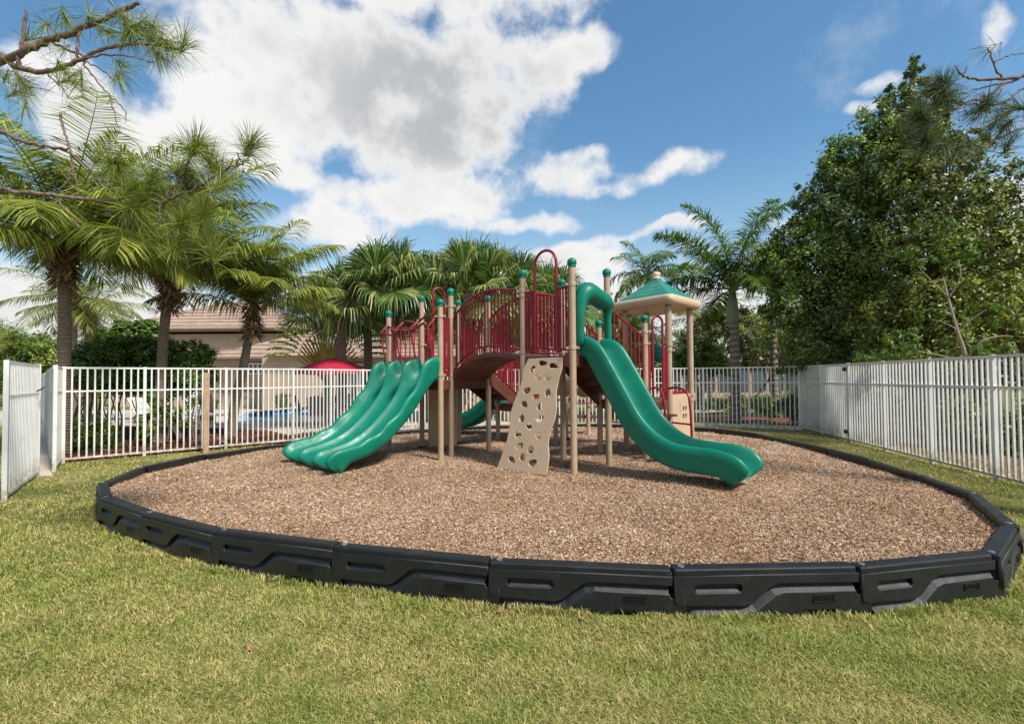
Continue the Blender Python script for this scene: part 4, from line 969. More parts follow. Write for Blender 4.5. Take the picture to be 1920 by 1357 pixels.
feather_palm('coconut_palm', [(D(138, 709, 18).x, 18, 0), T(138, 640, 18), T(141, 560, 18)], 'distant coconut palm half hidden behind the tall corner palm trunk', 20, 2.5, .7, .12, group=PN, seed=5, mat_='coco_far', n=44)
feather_palm('coconut_palm', [(D(18, 709, 32).x, 32, 0), T(16, 640, 32)], 'far small palm at the left edge behind the open gate', 16, 2.6, .7, .14, group=PN, seed=6, n=36)
feather_palm('feather_palm', [(D(1379, 709, 17).x, 17, 0), T(1377, 640, 17), T(1374, 600, 17)], 'feather palm with a grey ringed trunk and green crownshaft behind the back fence', 16, 4.0, .62, .165, (-20, 88), 'royal', .3, (52, 85), 150, .042, .8, 'palm tree', False, 'greybark', shaft=1.15, group='feather palms behind the back fence', seed=11, rib=.03, azs=[(172, 86), (186, 56), (205, 24), (165, 6), (190, 66), (5, 78), (350, 48), (15, 18), (355, 30), (272, 62), (95, 60), (262, 20), (285, 35), (90, 5), (140, 40), (40, 35), (230, 50)])
feather_palm('feather_palm', [(D(1214, 709, 22).x, 22, 0), T(1214, 600, 22), T(1214, 540, 22)], 'feather palm standing far behind the green tower roof', 18, 2.3, .55, .13, (-15, 85), 'royal', .4, (50, 110), 46, .04, .5, 'palm tree', False, 'greybark', shaft=.6, group='feather palms behind the back fence', seed=12)
feather_palm('feather_palm', [(D(1452, 709, 19).x, 19, 0), T(1450, 600, 19), T(1448, 510, 19)], 'feather palm partly hidden by the dark leafy tree on the right', 16, 2.4, .6, .13, (-30, 80), 'coco', .5, (60, 110), 46, .035, .4, 'palm tree', False, 'greybark', shaft=.5, group='feather palms behind the back fence', seed=13)
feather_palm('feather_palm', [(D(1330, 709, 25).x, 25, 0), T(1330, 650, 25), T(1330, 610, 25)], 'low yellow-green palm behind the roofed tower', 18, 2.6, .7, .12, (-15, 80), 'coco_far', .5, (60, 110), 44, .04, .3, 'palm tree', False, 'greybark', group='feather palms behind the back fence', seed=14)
# one yellowing frond on the feather palm
def fan_leaf(c, axis, R, nrm, nseg=34, spread=230, dr=1.0):
    axis = unit(np.array(axis)); nrm = np.array(nrm) - axis * np.dot(nrm, axis); nrm = unit(nrm); sd_ = np.cross(nrm, axis)
    a = np.radians(np.linspace(-spread / 2, spread / 2, nseg)) + rng.normal(0, .015, nseg)
    d = np.cos(a)[:, None] * axis + np.sin(a)[:, None] * sd_ + nrm * .10 * np.abs(np.sin(a))[:, None]
    R_ = R * (1 - .22 * (np.abs(a) / np.radians(spread / 2)) ** 2)[:, None] * rng.uniform(.94, 1.06, (nseg, 1)); w0 = np.cross(nrm, d) * R * np.radians(spread) / nseg * .5
    fold = nrm * (.012 * np.where(np.arange(nseg) % 2 == 0, 1, -1))[:, None]
    g = np.array([0, 0, -1.0]); p0 = c + d * .03; m = c + d * R_ * .55; q = c + d * R_ * .80 + g * R_ * .05; e = q + unit(d * .40 + g * dr * rng.uniform(.4, 1.3, (nseg, 1))) * R_ * rng.uniform(.28, .5, (nseg, 1))
    return np.stack([p0 + 0 * m, m - w0 * .55 + fold, m + w0 * .55 - fold, q - w0 * .34, q + w0 * .34, e], 1)
def fan_palm(name, pts, label, nl=34, R=.85, pet=1.25, r=.2, seed=0, e_rng=(-18, 88), bark='palmbark', group='fan palms behind the climber', boots=False):
    root = empty(name, pts[0], label, 'palm tree', group); obj('trunk', trunk_mesh(pts, r, r * .85, .04), bark, root, smooth=True); top = Vector(pts[-1]); rs_ = random.Random(seed)
    LV = []; mb = MB()
    for k in range(nl):
        f = (k + .5) / nl; azm = k * 2.39996 + rs_.uniform(-.3, .3); e = rad(e_rng[1] + (e_rng[0] - e_rng[1]) * f ** .8 + rs_.uniform(-8, 8)); pl = pet * rs_.uniform(.8, 1.15)
        d = np.array([math.cos(azm) * math.cos(e), math.sin(azm) * math.cos(e), math.sin(e)]); t0 = np.array(top); mid_ = t0 + d * pl * .55; end_ = mid_ + (d + np.array([0, 0, -.35])) * pl * .45
        ax_ = unit(d + np.array([0, 0, .25 - 1.05 * f])); nr = np.array([0, 0, .55]) + rng.normal(0, .55, 3)
        LV.append(fan_leaf(end_, ax_, R * rs_.uniform(.8, 1.1), nr, dr=.35 + .8 * f)); mb.tube([Vector(t0), Vector(mid_), Vector(end_)], [.022, .016, .012], 5)
    cr = cards('crown', np.concatenate(LV), 6, 'fan', root, [(0, 1, 2), (1, 3, 4, 2), (3, 5, 4)]); obj('petioles', mb, 'petiole', cr, smooth=True)
    if boots:
        N = 900; z = rng.uniform(0.1, top.z - .1, N); a = rng.uniform(0, 6.28, N); bx, by = pts[0][0], pts[0][1]
        p = np.stack([bx + r * 1.0 * np.cos(a), by + r * 1.0 * np.sin(a), z], 1); o_ = np.stack([np.cos(a) * .5, np.sin(a) * .5, np.full(N, 1.0) * rng.choice([-1, 1], N)], 1) + rng.normal(0, .25, (N, 3)); o_ = unit(o_) * rng.uniform(.12, .28, (N, 1)); tt = np.stack([-np.sin(a), np.cos(a), 0 * a], 1) * .03
        cards('leaf_boots', np.stack([p - tt, p + tt, p + o_ + tt * .4, p + o_ - tt * .4], 1), 4, 'fibre', root)
    return root
FP = [(640, 600, 17.0, 'fan palm at the left end of the fan palm group, above the crimson umbrella', .85), (735, 560, 17.2, 'tall fan palm above the wavy red handrail', .95), (802, 585, 18.6, 'fan palm behind the red hoop of the left deck', .9), (878, 552, 17.6, 'fan palm with a shaggy brown trunk behind the arched bridge', .95),
      (950, 568, 18.4, 'fan palm rising behind the right half of the bridge', .9), (690, 590, 19.4, 'shorter fan palm filling the gap above the wide triple slide', .85), (915, 590, 20.5, 'fan palm deep in the group behind the middle of the bridge', .85), (1022, 590, 19.2, 'fan palm behind the tall red hoop and wavy climbing panel', .85), (1150, 640, 20.5, 'fan palm at the right end of the group, behind the green slide hood', .8)]
for i, (u, v, Y, lab, R) in enumerate(FP):
    fan_palm('fan_palm', [(D(u, 709, Y).x, Y, 0), T(u, (709 + v) / 2, Y), T(u, v, Y)], lab, 48 if i else 24, R * 1.22, 1.25, .27 if i == 3 else .17, i + 20, boots=(i == 3), e_rng=(-12 if i > 1 else 8, 89))
# golden-stalked plant behind the umbrella
gy = 20.0; gx = X(612, gy); tp = empty('traveller_palm', (gx, gy, 0), 'fan-shaped plant with golden stalks right behind the crimson umbrella', 'plant'); mb = MB(); LV = []
for k in range(23):
    a = rad(25 + 130 * k / 22); e_ = Vector((gx + 1.35 * math.cos(a), gy + .1 * math.sin(k), 1.7 + 1.75 * math.sin(a))); mb.tube([(gx + .05 * math.cos(a), gy, 1.5), (gx + .5 * math.cos(a), gy, 1.5 + .9 * math.sin(a)), e_], [.07, .055, .03], 5)
    LV.append(feather(tuple(e_), 0 if math.cos(a) > 0 else math.pi, a if a < math.pi / 2 else math.pi - a, 1.3, rad(60), .28, 26, .5, .1, .09)[0])
obj('stalks', mb, 'gold', tp); cards('leaves', np.concatenate(LV), 5, 'coco', tp, LF)
mb = MB(); mb.tube([(gx, gy, 0), (gx, gy, 1.55)], .14, 10); obj('trunk', mb, 'palmbark', tp)

def leaves_in(clumps, N, size, sub=.27, up=.5, asp=.5, fold=.25):
    """leaves scattered in sub-clusters through ellipsoids (centre, rx, ry, rz)"""
    vol = np.array([c[1] * c[2] * c[3] for c in clumps]) ** .75; out = []
    for c, n in zip(clumps, (N * vol / vol.sum()).astype(int)):
        ctr = np.array(c[0]); rr3 = np.array(c[1:4]); ns = max(8, int(n / 46)); d = unit(rng.normal(size=(ns, 3))) * (rng.uniform(.25, 1.0, (ns, 1)) ** .5) * rng.choice([1, 1, 1, 1.22], (ns, 1))
        sc = ctr + d * rr3 ; k = rng.integers(0, ns, n); p = sc[k] + rng.normal(0, 1, (n, 3)) * sub * min(1, rr3.mean()) * .42
        outn = unit(unit(p - ctr) * .8 + np.array([0, 0, up]) + rng.normal(0, .55, (n, 3))); ax = unit(np.cross(outn, rng.normal(size=(n, 3)))); sd_ = np.cross(outn, ax); s = size * rng.uniform(.6, 1.25, (n, 1))
        a = p - ax * s * .5; e = p + ax * s * .5; l = p - sd_ * s * asp * .5 + outn * s * fold * .4; r = p + sd_ * s * asp * .5 + outn * s * fold * .4
        out.append(np.stack([a, l, e, r], 1))
    return np.concatenate(out)
LQ = [(0, 1, 2), (0, 2, 3)]
def CL(lst):                                 # (u, v, depth, half width px, half height px) -> ellipsoids
    o_ = []
    for u, v, Y, ru, rv in lst:
        k = Y / 950; o_.append((tuple(D(u, v, Y)), ru * k, min(1.6, max(.35, (ru + rv) / 2 * k)), rv * k))
    return o_
def leafy(name, base, clumps, N, size, material, label, cat, r=.14, bark='palmbark', group=None, limbs=10, **kw):
    root = empty(name, base, label, cat, group); mb = MB(); b = Vector(base); top = Vector(max(clumps, key=lambda c: c[0][2])[0]); top.z -= .2
    if limbs:
        P = catmull([b, Vector((b.x, b.y, b.z)).lerp(top, .35), b.lerp(top, .7), top], 5); mb.tube(P, [r * (1.25 - .95 * i / (len(P) - 1)) for i in range(len(P))], 10)
        for i, c in enumerate(clumps[:limbs * 2]):
            s = b.lerp(top, min(.85, max(.12, (c[0][2] - b.z) * .6 / max(.1, top.z - b.z)))); cvec = Vector(c[0]); m_ = s.lerp(cvec, .5) + Vector((0, 0, .15)); Q = catmull([s, m_, cvec], 5)
            mb.tube(Q, [r * .42 * (1.1 - i / len(Q)) + .006 for i in range(len(Q))], 6)
            for j in range(4):
                e_ = cvec + Vector((random.uniform(-1, 1) * c[1], random.uniform(-1, 1) * c[2], random.uniform(-.8, .8) * c[3])) * .8; mb.tube([s.lerp(cvec, .7), s.lerp(cvec, .8).lerp(e_, .5), e_], [r * .14, r * .1, .005], 5)
        obj('trunk', mb, bark, root, smooth=True)
    cards('crown', leaves_in(clumps, N, size, **kw), 4, material, root, LQ)
    return root
dk = CL([(1712, 150, 14, 20, 34), (1690, 195, 14, 42, 40), (1655, 240, 14.2, 48, 45), (1612, 290, 14.4, 52, 50), (1570, 335, 14.5, 48, 45), (1536, 385, 14.7, 48, 48), (1640, 340, 14, 75, 70), (1590, 410, 14.4, 80, 65), (1505, 445, 15, 50, 48), (1465, 500, 15.2, 48, 48), (1540, 500, 14.6, 80, 65),
         (1500, 570, 15, 60, 58), (1585, 575, 14.5, 80, 75), (1450, 570, 15.4, 26, 36), (1530, 650, 14.6, 80, 42), (1620, 480, 14.2, 80, 80), (1700, 300, 13.8, 60, 60), (1715, 128, 14, 10, 22), (1672, 178, 14.1, 16, 26), (1622, 246, 14.3, 18, 26), (1560, 292, 14.6, 20, 24), (1508, 372, 15, 20, 26), (1560, 690, 14, 60, 18), (1480, 690, 15, 40, 14)])
leafy('leafy_tree', (9.2, 15, 0), dk, 56000, .125, 'ficus', 'tall dark glossy-leaved tree right of the back fence, sloping up to the right', 'tree', .2, 'pinebark')
lt_ = CL([(1735, 250, 12.8, 48, 55), (1790, 300, 12.6, 55, 50), (1722, 350, 12.8, 65, 60), (1810, 390, 12.4, 70, 60), (1868, 350, 12.6, 40, 55), (1870, 470, 12, 60, 65), (1750, 450, 12.4, 85, 65), (1670, 470, 13, 60, 70), (1850, 570, 11.8, 75, 60), (1740, 560, 12.4, 85, 65), (1650, 590, 13, 60, 60), (1800, 640, 11.8, 85, 40), (1690, 650, 12.6, 70, 36), (1930, 420, 12.4, 70, 80), (1930, 600, 11.8, 60, 80), (1880, 660, 11.4, 60, 30), (1740, 680, 11.8, 90, 24), (1640, 690, 12.6, 60, 18), (1765, 215, 12.8, 20, 26), (1822, 262, 12.6, 20, 24)])
leafy('leafy_tree', (10.3, 12.6, 0), lt_, 56000, .115, 'ficus2', 'yellow-green leafy tree behind the long right fence', 'tree', .18, 'pinebark')
# pale-stemmed shrub in front of it
sb = empty('pale_shrub', (D(1815, 709, 10.6).x, 10.6, 0), 'thin shrub with bare pale branches over the right fence', 'shrub'); mb = MB()
def lim(pts, Y, r0, r1): P = catmull([D(u, v, y) for (u, v), y in zip(pts, Y)], 5); mb.tube(P, [r0 + (r1 - r0) * i / (len(P) - 1) for i in range(len(P))], 7)
lim([(1818, 800), (1812, 680), (1795, 620), (1778, 560), (1768, 520)], [10.6] * 5, .045, .016); lim([(1778, 560), (1800, 520), (1798, 490)], [10.6, 10.4, 10.4], .018, .006); lim([(1776, 555), (1740, 520), (1722, 500)], [10.6, 10.6, 10.5], .016, .005)
lim([(1812, 675), (1840, 640), (1880, 630), (1900, 632)], [10.6, 10.4, 10.3, 10.2], .022, .008); lim([(1812, 685), (1770, 668), (1700, 655)], [10.6, 10.5, 10.5], .02, .005); lim([(1795, 618), (1770, 605), (1745, 598)], [10.6, 10.5, 10.5], .012, .004); lim([(1798, 625), (1820, 600), (1850, 580)], [10.6, 10.5, 10.4], .012, .004); lim([(1785, 585), (1765, 570), (1740, 572)], [10.6, 10.7, 10.7], .010, .004)
obj('branches', mb, 'twig', sb, smooth=True)
cards('foliage', leaves_in(CL([(1720, 480, 10.9, 30, 24), (1795, 470, 10.8, 34, 28), (1770, 430, 11, 26, 22), (1850, 590, 10.6, 30, 26), (1700, 640, 10.6, 36, 22), (1870, 660, 10.4, 30, 22), (1640, 670, 11.2, 40, 16), (1745, 590, 10.8, 22, 18)]), 4200, .10, asp=.3), 4, 'shrub', sb, LQ)
# hedges and shrubs
leafy('tall_hedge', (-8.6, 13.2, 0), CL([(165, 672, 12.6, 36, 26), (215, 662, 12.9, 42, 28), (265, 662, 13, 42, 30), (315, 664, 13.2, 42, 28), (362, 668, 13.2, 36, 28), (190, 710, 12.6, 60, 26), (260, 712, 12.9, 60, 28), (330, 712, 13, 58, 28), (378, 700, 13.2, 24, 34)]), 34000, .085, 'hedge', 'big clipped dark green hedge on thin stems behind the left fence', 'hedge', .07, limbs=9)
mb = MB()
hg = empty('hedge_stems', (-8, 12.8, 0), 'cluster of thin brown stems under the big left hedge', 'shrub')
for k in range(46):
    u = random.uniform(135, 385); Y = random.uniform(12.2, 13.6); a = D(u, 709, Y); mb.tube([(a.x, Y, 0), (a.x + random.uniform(-.12, .12), Y, .6), (a.x + random.uniform(-.3, .3), Y + random.uniform(-.2, .2), 1.5)], [.022, .017, .010], 5)
obj('stems', mb, 'palmbark', hg)
leafy('low_hedge', (-8.6, 11.2, 0), CL([(150, 822, 11.0, 30, 38), (190, 822, 11.3, 22, 38), (130, 824, 10.9, 18, 38)]), 11000, .06, 'shrub', 'low bright green box shrub inside the left fence corner', 'shrub', .03, limbs=2)
leafy('flowering_shrub', (-6.8, 12.2, 0), CL([(285, 790, 12.0, 26, 40), (345, 770, 12.3, 28, 30), (300, 750, 12.2, 20, 26)]), 1500, .13, 'shrub', 'sparse leafy shrub beside the middle palm trunk behind the left fence', 'shrub', .03, limbs=3, asp=.35)
leafy('yellow_shrub', (-13, 19, 0), CL([(240, 628, 19, 44, 24), (275, 622, 19, 30, 20), (210, 640, 19, 30, 20)]), 7000, .16, 'shrub', 'bright yellow-green shrub in front of the upper clubhouse wall', 'shrub', .05, limbs=3)
leafy('round_shrub', (6.9, 19.5, 0), CL([(1322, 668, 19.5, 40, 30), (1290, 680, 19.5, 26, 24), (1350, 690, 19.4, 26, 20)]), 9000, .11, 'hedge', 'rounded green shrub behind the back fence left of the feather palm', 'shrub', .05, limbs=3)
leafy('brown_hedge', (9, 20, 0), CL([(1420, 675, 20, 36, 18), (1465, 672, 20, 34, 20), (1500, 680, 19, 30, 20)]), 7000, .11, 'olive', 'brownish clipped hedge right of the feather palm trunk', 'hedge', .05, limbs=3)
leafy('olive_tree', (8.6, 24, 0), CL([(1340, 610, 24, 42, 28), (1310, 630, 24, 34, 24), (1375, 600, 24, 34, 24), (1400, 640, 23, 30, 30)]), 9000, .15, 'olive', 'olive-brown bushy tree behind the roofed tower', 'tree', .12, 'pinebark', limbs=4)
leafy('dark_shrub', (10.4, 21, 0), CL([(1400, 756, 21, 50, 14), (1480, 752, 21, 50, 18), (1330, 760, 21, 50, 12), (1540, 740, 19, 40, 30)]), 9000, .09, 'ficus', 'row of dark low shrubs seen through the back right fence', 'shrub', .03, limbs=0)
leafy('foundation_shrub', (-9.6, 26.3, 0), CL([(400 + 0, 758, 26.0, 12, 10), (532, 752, 26.0, 16, 14), (640, 752, 25.8, 20, 14), (670, 756, 25.8, 14, 12)]), 4200, .1, 'hedge', 'low green shrubs along the clubhouse wall', 'shrub', .03, limbs=0)
leafy('understory_shrub', (9.2, 11.5, 0), CL([(1630, 770, 12.6, 36, 34), (1690, 770, 11.8, 40, 40), (1750, 790, 11.0, 44, 44), (1820, 800, 10.4, 50, 50), (1890, 810, 9.9, 50, 56), (1960, 810, 9.6, 50, 60)]), 14000, .09, 'ficus', 'dense dark shrubs at the foot of the trees behind the long right fence', 'shrub', .04, limbs=0)
leafy('understory_shrub', (8.7, 15.5, 0), CL([(1500, 765, 16.0, 40, 26), (1560, 770, 15.0, 34, 30), (1600, 760, 13.8, 30, 34), (1440, 760, 17.4, 36, 20), (1380, 757, 18.5, 36, 16)]), 11000, .09, 'ficus', 'dark low shrubs behind the right corner and narrow gate', 'shrub', .04, limbs=0)
sheet('tree_bed', [(8.6, 14.2), (7.95, 11.2), (7.3, 7.0), (6.9, 4.0), (16, 4.0), (16, 20), (7, 20), (7, 17.5), (8.6, 17.0)], .008, 'redmulch')
# distant trees (each its own): a handful of shapes copied around the horizon
protos = []
for s in range(3):
    rs2 = random.Random(50 + s); C_l = [((rs2.uniform(-2, 2), rs2.uniform(-1.5, 1.5), rs2.uniform(1.5, 5.2)), rs2.uniform(1.0, 1.7), 1.2, rs2.uniform(.8, 1.4)) for _ in range(11)]
    protos.append(leafy('distant_tree', (0, 0, 0), C_l, 9000, .24, ('hedge', 'coco', 'olive')[s], '', 'tree', .2, 'pinebark', limbs=6, sub=.6))
spots = [(-60, 42, 0, 1.1), (-15, 38, 1, 1.0), (45, 34, 0, .85), (95, 34, 1, .9), (140, 44, 2, 1.1), (205, 48, 0, .9), (600, 48, 0, .8), (720, 44, 1, .8), (820, 40, 0, .85), (905, 38, 1, .9), (990, 36, 0, .9), (1070, 34, 1, .85), (1150, 32, 0, .85), (1240, 33, 2, .8), (1420, 42, 0, 1.1), (1500, 38, 1, 1.2), (1600, 24, 0, 1.0), (1700, 22, 1, 1.0), (1820, 20, 0, 1.0), (1950, 19, 1, 1.0)]
used = set()
for i, (u, Y, k, sc) in enumerate(spots):
    o_ = protos[k] if k not in used else copy_tree(protos[k]); used.add(k)
    o_.location = (X(u, Y), Y, 0); o_.scale = (sc * random.uniform(.9, 1.2), sc, sc * random.uniform(.85, 1.1)); o_.rotation_euler = (0, 0, random.uniform(0, 6.28))
    where = ('behind the side fence and open gate' if u < 130 else 'left of the clubhouse' if u < 300 else 'behind the fan palms' if u < 1160 else 'behind the tower and back fence' if u < 1550 else 'behind the two leafy trees on the right')
    tag(o_, '%s distant %s tree from the left, %s' % (ORD[i], ('dense green', 'light green', 'olive')[k], where), 'tree', 'distant trees around the grounds')

# pines whose branches reach in from both sides of the view
def needles(c, dirv, n, L, spread=1.0):
    d = unit(np.array(dirv)); v = unit(d * (1 - .2 * spread) + rng.normal(0, .62 * spread, (n, 3))) ; v[:, 2] -= .10; v = unit(v); ln = L * rng.uniform(.6, 1.1, (n, 1)); st_ = np.array(c) - d * rng.uniform(0, .12, (n, 1)); w_ = unit(np.cross(v, rng.normal(size=(n, 3)))) * .0019
    m = st_ + v * ln * .55; e = st_ + v * ln + np.array([0, 0, -1.0]) * ln * .13; return np.stack([st_ - w_, st_ + w_, m + w_, m - w_, e], 1)
def pine(name, trunk, label, limbs, tufts, material, L, group='pines at the sides of the lawn'):
    root = empty(name, trunk[0], label, 'tree', group); obj('trunk', trunk_mesh(trunk, .2, .12, .05), 'pinebark', root, smooth=True); mb = MB()
    for pts, r0, r1 in limbs:
        P = catmull([D(*p) for p in pts], 6); P = [p + Vector((random.gauss(0, .006), random.gauss(0, .006), random.gauss(0, .006))) for p in P]; mb.tube(P, [(r0 + (r1 - r0) * i / (len(P) - 1)) * (1 + .12 * math.sin(i * 2.3)) for i in range(len(P))], 8)
    br = obj('branches', mb, 'pinebark', root, smooth=True); LV = []
    for u, v, Y, n, dx, dy, dz in tufts: LV.append(needles(D(u, v, Y), (dx, dy, dz), int(n * (1.25 if Y < 4.35 else 1.0)), L))
    cards('crown', np.concatenate(LV), 5, material, root, [(0, 1, 2, 3), (3, 2, 4)]); return root
Y0 = 4.6
tw = (D(-150, 0, 5.0).x, 5.0)
lm = [([(-160, 160, 5.0), (-40, 130, 4.8), (34, 102, Y0), (90, 76, Y0), (135, 62, Y0), (200, 34, Y0), (260, 5, Y0)], .04, .018),
      ([(-160, 200, 5.0), (-20, 105, 4.8), (34, 128, Y0), (100, 132, Y0), (150, 112, Y0), (210, 88, Y0), (270, 84, Y0), (332, 92, Y0), (345, 80, 4.5)], .032, .006),
      ([(34, 128, Y0), (45, 60, Y0), (50, 20, Y0)], .02, .01), ([(90, 78, Y0), (140, 98, Y0), (160, 110, Y0)], .012, .010), ([(145, 112, Y0), (146, 80, Y0), (150, 50, Y0)], .014, .009),
      ([(150, 112, Y0), (200, 103, Y0), (250, 108, Y0), (292, 120, Y0)], .010, .004), ([(155, 112, Y0), (180, 150, Y0), (205, 178, 4.5), (232, 205, 4.5), (238, 230, 4.5)], .009, .003), ([(205, 178, 4.5), (215, 215, 4.4), (225, 248, 4.4)], .006, .003),
      ([(160, 114, Y0), (195, 134, Y0), (212, 150, Y0), (216, 120, Y0), (203, 98, Y0)], .007, .003), ([(88, 140, Y0), (118, 168, Y0), (130, 185, 4.5), (152, 185, 4.5)], .007, .003), ([(225, 95, Y0), (235, 55, Y0), (240, 20, Y0)], .010, .006), ([(215, 90, Y0), (260, 76, Y0), (300, 80, Y0)], .008, .004),
      ([(-160, 300, 4.6), (-40, 240, 4.4), (34, 262, 4.2), (85, 274, 4.2), (128, 279, 4.2)], .022, .010), ([(113, 214, 4.2), (118, 240, 4.2), (130, 275, 4.2), (134, 320, 4.2), (108, 368, 4.2)], .010, .006), ([(131, 300, 4.2), (143, 340, 4.2), (150, 368, 4.2)], .008, .004),
      ([(-160, 380, 4.6), (-40, 352, 4.4), (34, 361, 4.2), (110, 368, 4.2), (200, 376, 4.2), (236, 368, 4.2)], .022, .013), ([(105, 372, 4.2), (130, 402, 4.2), (165, 440, 4.2), (215, 448, 4.2)], .008, .003), ([(128, 282, 4.2), (165, 320, 4.2), (215, 360, 4.2)], .008, .005),
      ([(236, 368, 4.2), (275, 372, 4.1), (305, 378, 4.1), (328, 345, 4.1), (342, 322, 4.1)], .012, .008), ([(300, 380, 4.1), (360, 355, 4.1), (410, 325, 4.1), (448, 310, 4.1), (466, 294, 4.1), (470, 270, 4.1)], .012, .006), ([(440, 314, 4.1), (448, 300, 4.1), (447, 285, 4.1)], .007, .004),
      ([(342, 322, 4.1), (362, 290, 4.1), (370, 272, 4.1)], .008, .005), ([(236, 368, 4.2), (228, 330, 4.1), (222, 305, 4.1)], .008, .005), ([(300, 380, 4.1), (295, 420, 4.1), (250, 405, 4.1)], .008, .004), ([(298, 400, 4.1), (345, 415, 4.1), (380, 395, 4.1)], .008, .004), ([(298, 400, 4.1), (335, 460, 4.1), (400, 470, 4.1)], .008, .004)]
tf = []
for u, v, Y, n in ((345, 78, 4.5, 120), (322, 90, Y0, 110), (300, 78, Y0, 100), (300, 108, Y0, 110), (280, 70, Y0, 90), (240, 66, Y0, 110), (235, 40, Y0, 120), (265, 50, Y0, 100), (205, 60, Y0, 90), (290, 50, Y0, 100), (125, 40, Y0, 90), (90, 50, Y0, 70), (170, 30, Y0, 110), (60, 70, Y0, 60),
                    (232, 126, Y0, 60), (222, 150, 4.5, 70), (132, 148, Y0, 90), (150, 150, Y0, 60), (120, 135, Y0, 70), (40, 150, Y0, 80), (30, 172, Y0, 80), (55, 165, Y0, 60), (48, 205, Y0, 40), (118, 95, Y0, 50), (10, 140, Y0, 70)):
    tf.append((u, v, Y, n, random.uniform(-.2, .8), random.uniform(-.5, .5), random.uniform(-.8, .3)))
for u, v, n in ((218, 305, 260), (342, 322, 300), (370, 272, 230), (395, 300, 160), (470, 270, 200), (410, 318, 120), (300, 378, 220), (255, 395, 230), (272, 372, 160), (345, 412, 230), (382, 394, 220), (365, 350, 160), (250, 350, 150), (335, 458, 180), (400, 470, 160), (310, 430, 150), (225, 340, 120), (290, 330, 160), (415, 345, 90), (380, 440, 150), (190, 300, 90)):
    tf.append((u, v, 4.15 + random.uniform(-.15, .1), n, random.uniform(-.2, .7), random.uniform(-.5, .5), random.uniform(-.1, 1.0)))
pine('pine_tree', [(tw[0], tw[1], 0), (tw[0] - .1, tw[1], 2.5), (tw[0], tw[1], 6.5)], 'long-needled pine standing left of the frame, its branches hanging across the left palms', lm, tf, 'pine', .27)
tw = (D(2080, 0, 5.2).x, 5.2); Y1 = 5.0
lm = [([(2090, 180, 5.2), (1960, 140, 5.1), (1900, 146, Y1), (1850, 150, Y1), (1812, 145, Y1), (1796, 132, Y1)], .022, .008), ([(1880, 148, Y1), (1862, 115, Y1), (1850, 92, Y1)], .010, .006), ([(1806, 144, Y1), (1812, 125, Y1)], .006, .004), ([(1862, 118, Y1), (1890, 105, Y1), (1930, 100, Y1)], .006, .004), ([(1806, 143, Y1), (1790, 125, Y1)], .006, .004),
      ([(2090, 200, 5.2), (1950, 145, 5.1), (1890, 155, Y1), (1840, 165, Y1), (1800, 178, Y1)], .016, .005), ([(1890, 155, Y1), (1845, 182, Y1), (1810, 192, Y1), (1790, 206, Y1), (1740, 226, Y1)], .013, .005), ([(2090, 260, 5.2), (1940, 170, 5.1), (1890, 188, Y1), (1860, 198, Y1), (1836, 200, Y1)], .014, .005), ([(1880, 165, Y1), (1862, 190, Y1)], .006, .003),
      ([(2090, 300, 5.2), (1950, 240, 5.1), (1890, 252, Y1), (1840, 275, Y1), (1790, 285, Y1)], .016, .006), ([(1790, 206, Y1), (1750, 215, Y1), (1728, 218, Y1)], .007, .005), ([(1805, 195, Y1), (1770, 175, Y1), (1765, 155, Y1)], .007, .004), ([(1790, 285, Y1), (1750, 270, Y1), (1735, 262, Y1)], .007, .004), ([(1885, 190, Y1), (1868, 220, Y1), (1880, 245, Y1)], .006, .003)]
tf = []
for u, v, n in ((1726, 218, 420), (1735, 240, 260), (1764, 152, 260), (1770, 180, 300), (1752, 170, 200), (1735, 262, 260), (1760, 275, 220), (1838, 205, 240), (1850, 190, 150), (1868, 225, 150), (1880, 240, 140), (1790, 190, 120), (1790, 285, 140), (1850, 92, 24), (1890, 270, 120), (1900, 200, 150), (1820, 270, 90)):
    tf.append((u, v, Y1, n, random.uniform(-.9, .2), random.uniform(-.5, .5), random.uniform(-.6, .5)))
pine('pine_tree', [(tw[0], tw[1], 0), (tw[0], tw[1], 2.5), (tw[0], tw[1], 6.5)], 'long-needled pine standing right of the frame, its thin branches reaching in at the top right', lm, tf, 'pinedark', .27)

# ------------------------------------------------------------------ grass blades, wood chips, litter
def scatter(N, y0, y1, power, halfw=1.12):
    """points in the camera's fan, density falling with distance"""
    t = rng.uniform(0, 1, N); y = (y0 ** (1 - power) + t * (y1 ** (1 - power) - y0 ** (1 - power))) ** (1 / (1 - power)); x = rng.uniform(-1, 1, N) * halfw * y; return x, y
Xg, Yg = scatter(680000, 2.05, 15.5, 2.1)
grow = inpoly(Xg, Yg, [(cen.x + (p[0] - cen.x) * 1.015, cen.y + (p[1] - cen.y) * 1.015) for p in LP])
bed_ = inpoly(Xg, Yg, bedp) | inpoly(Xg, Yg, deckp) | inpoly(Xg, Yg, gp((70, 893), (98, 893), (92, 850), (86, 805), (84, 770), (60, 770), (40, 850)))
bare = np.zeros(len(Xg), bool)
for u_, v_, rr_ in ((402, 1062, .16), (1165, 1150, .14), (690, 1125, .12), (1540, 1148, .16), (935, 1075, .1), (300, 1010, .12), (150, 905, .3)):
    q_ = G(u_, v_); bare |= ((Xg - q_.x) ** 2 / 2.2 + (Yg - q_.y) ** 2) < (rr_ * rng.uniform(.5, 1.1, len(Xg))) ** 2
k = ~(grow | bed_ | bare); Xg, Yg = Xg[k], Yg[k]; n = len(Xg)
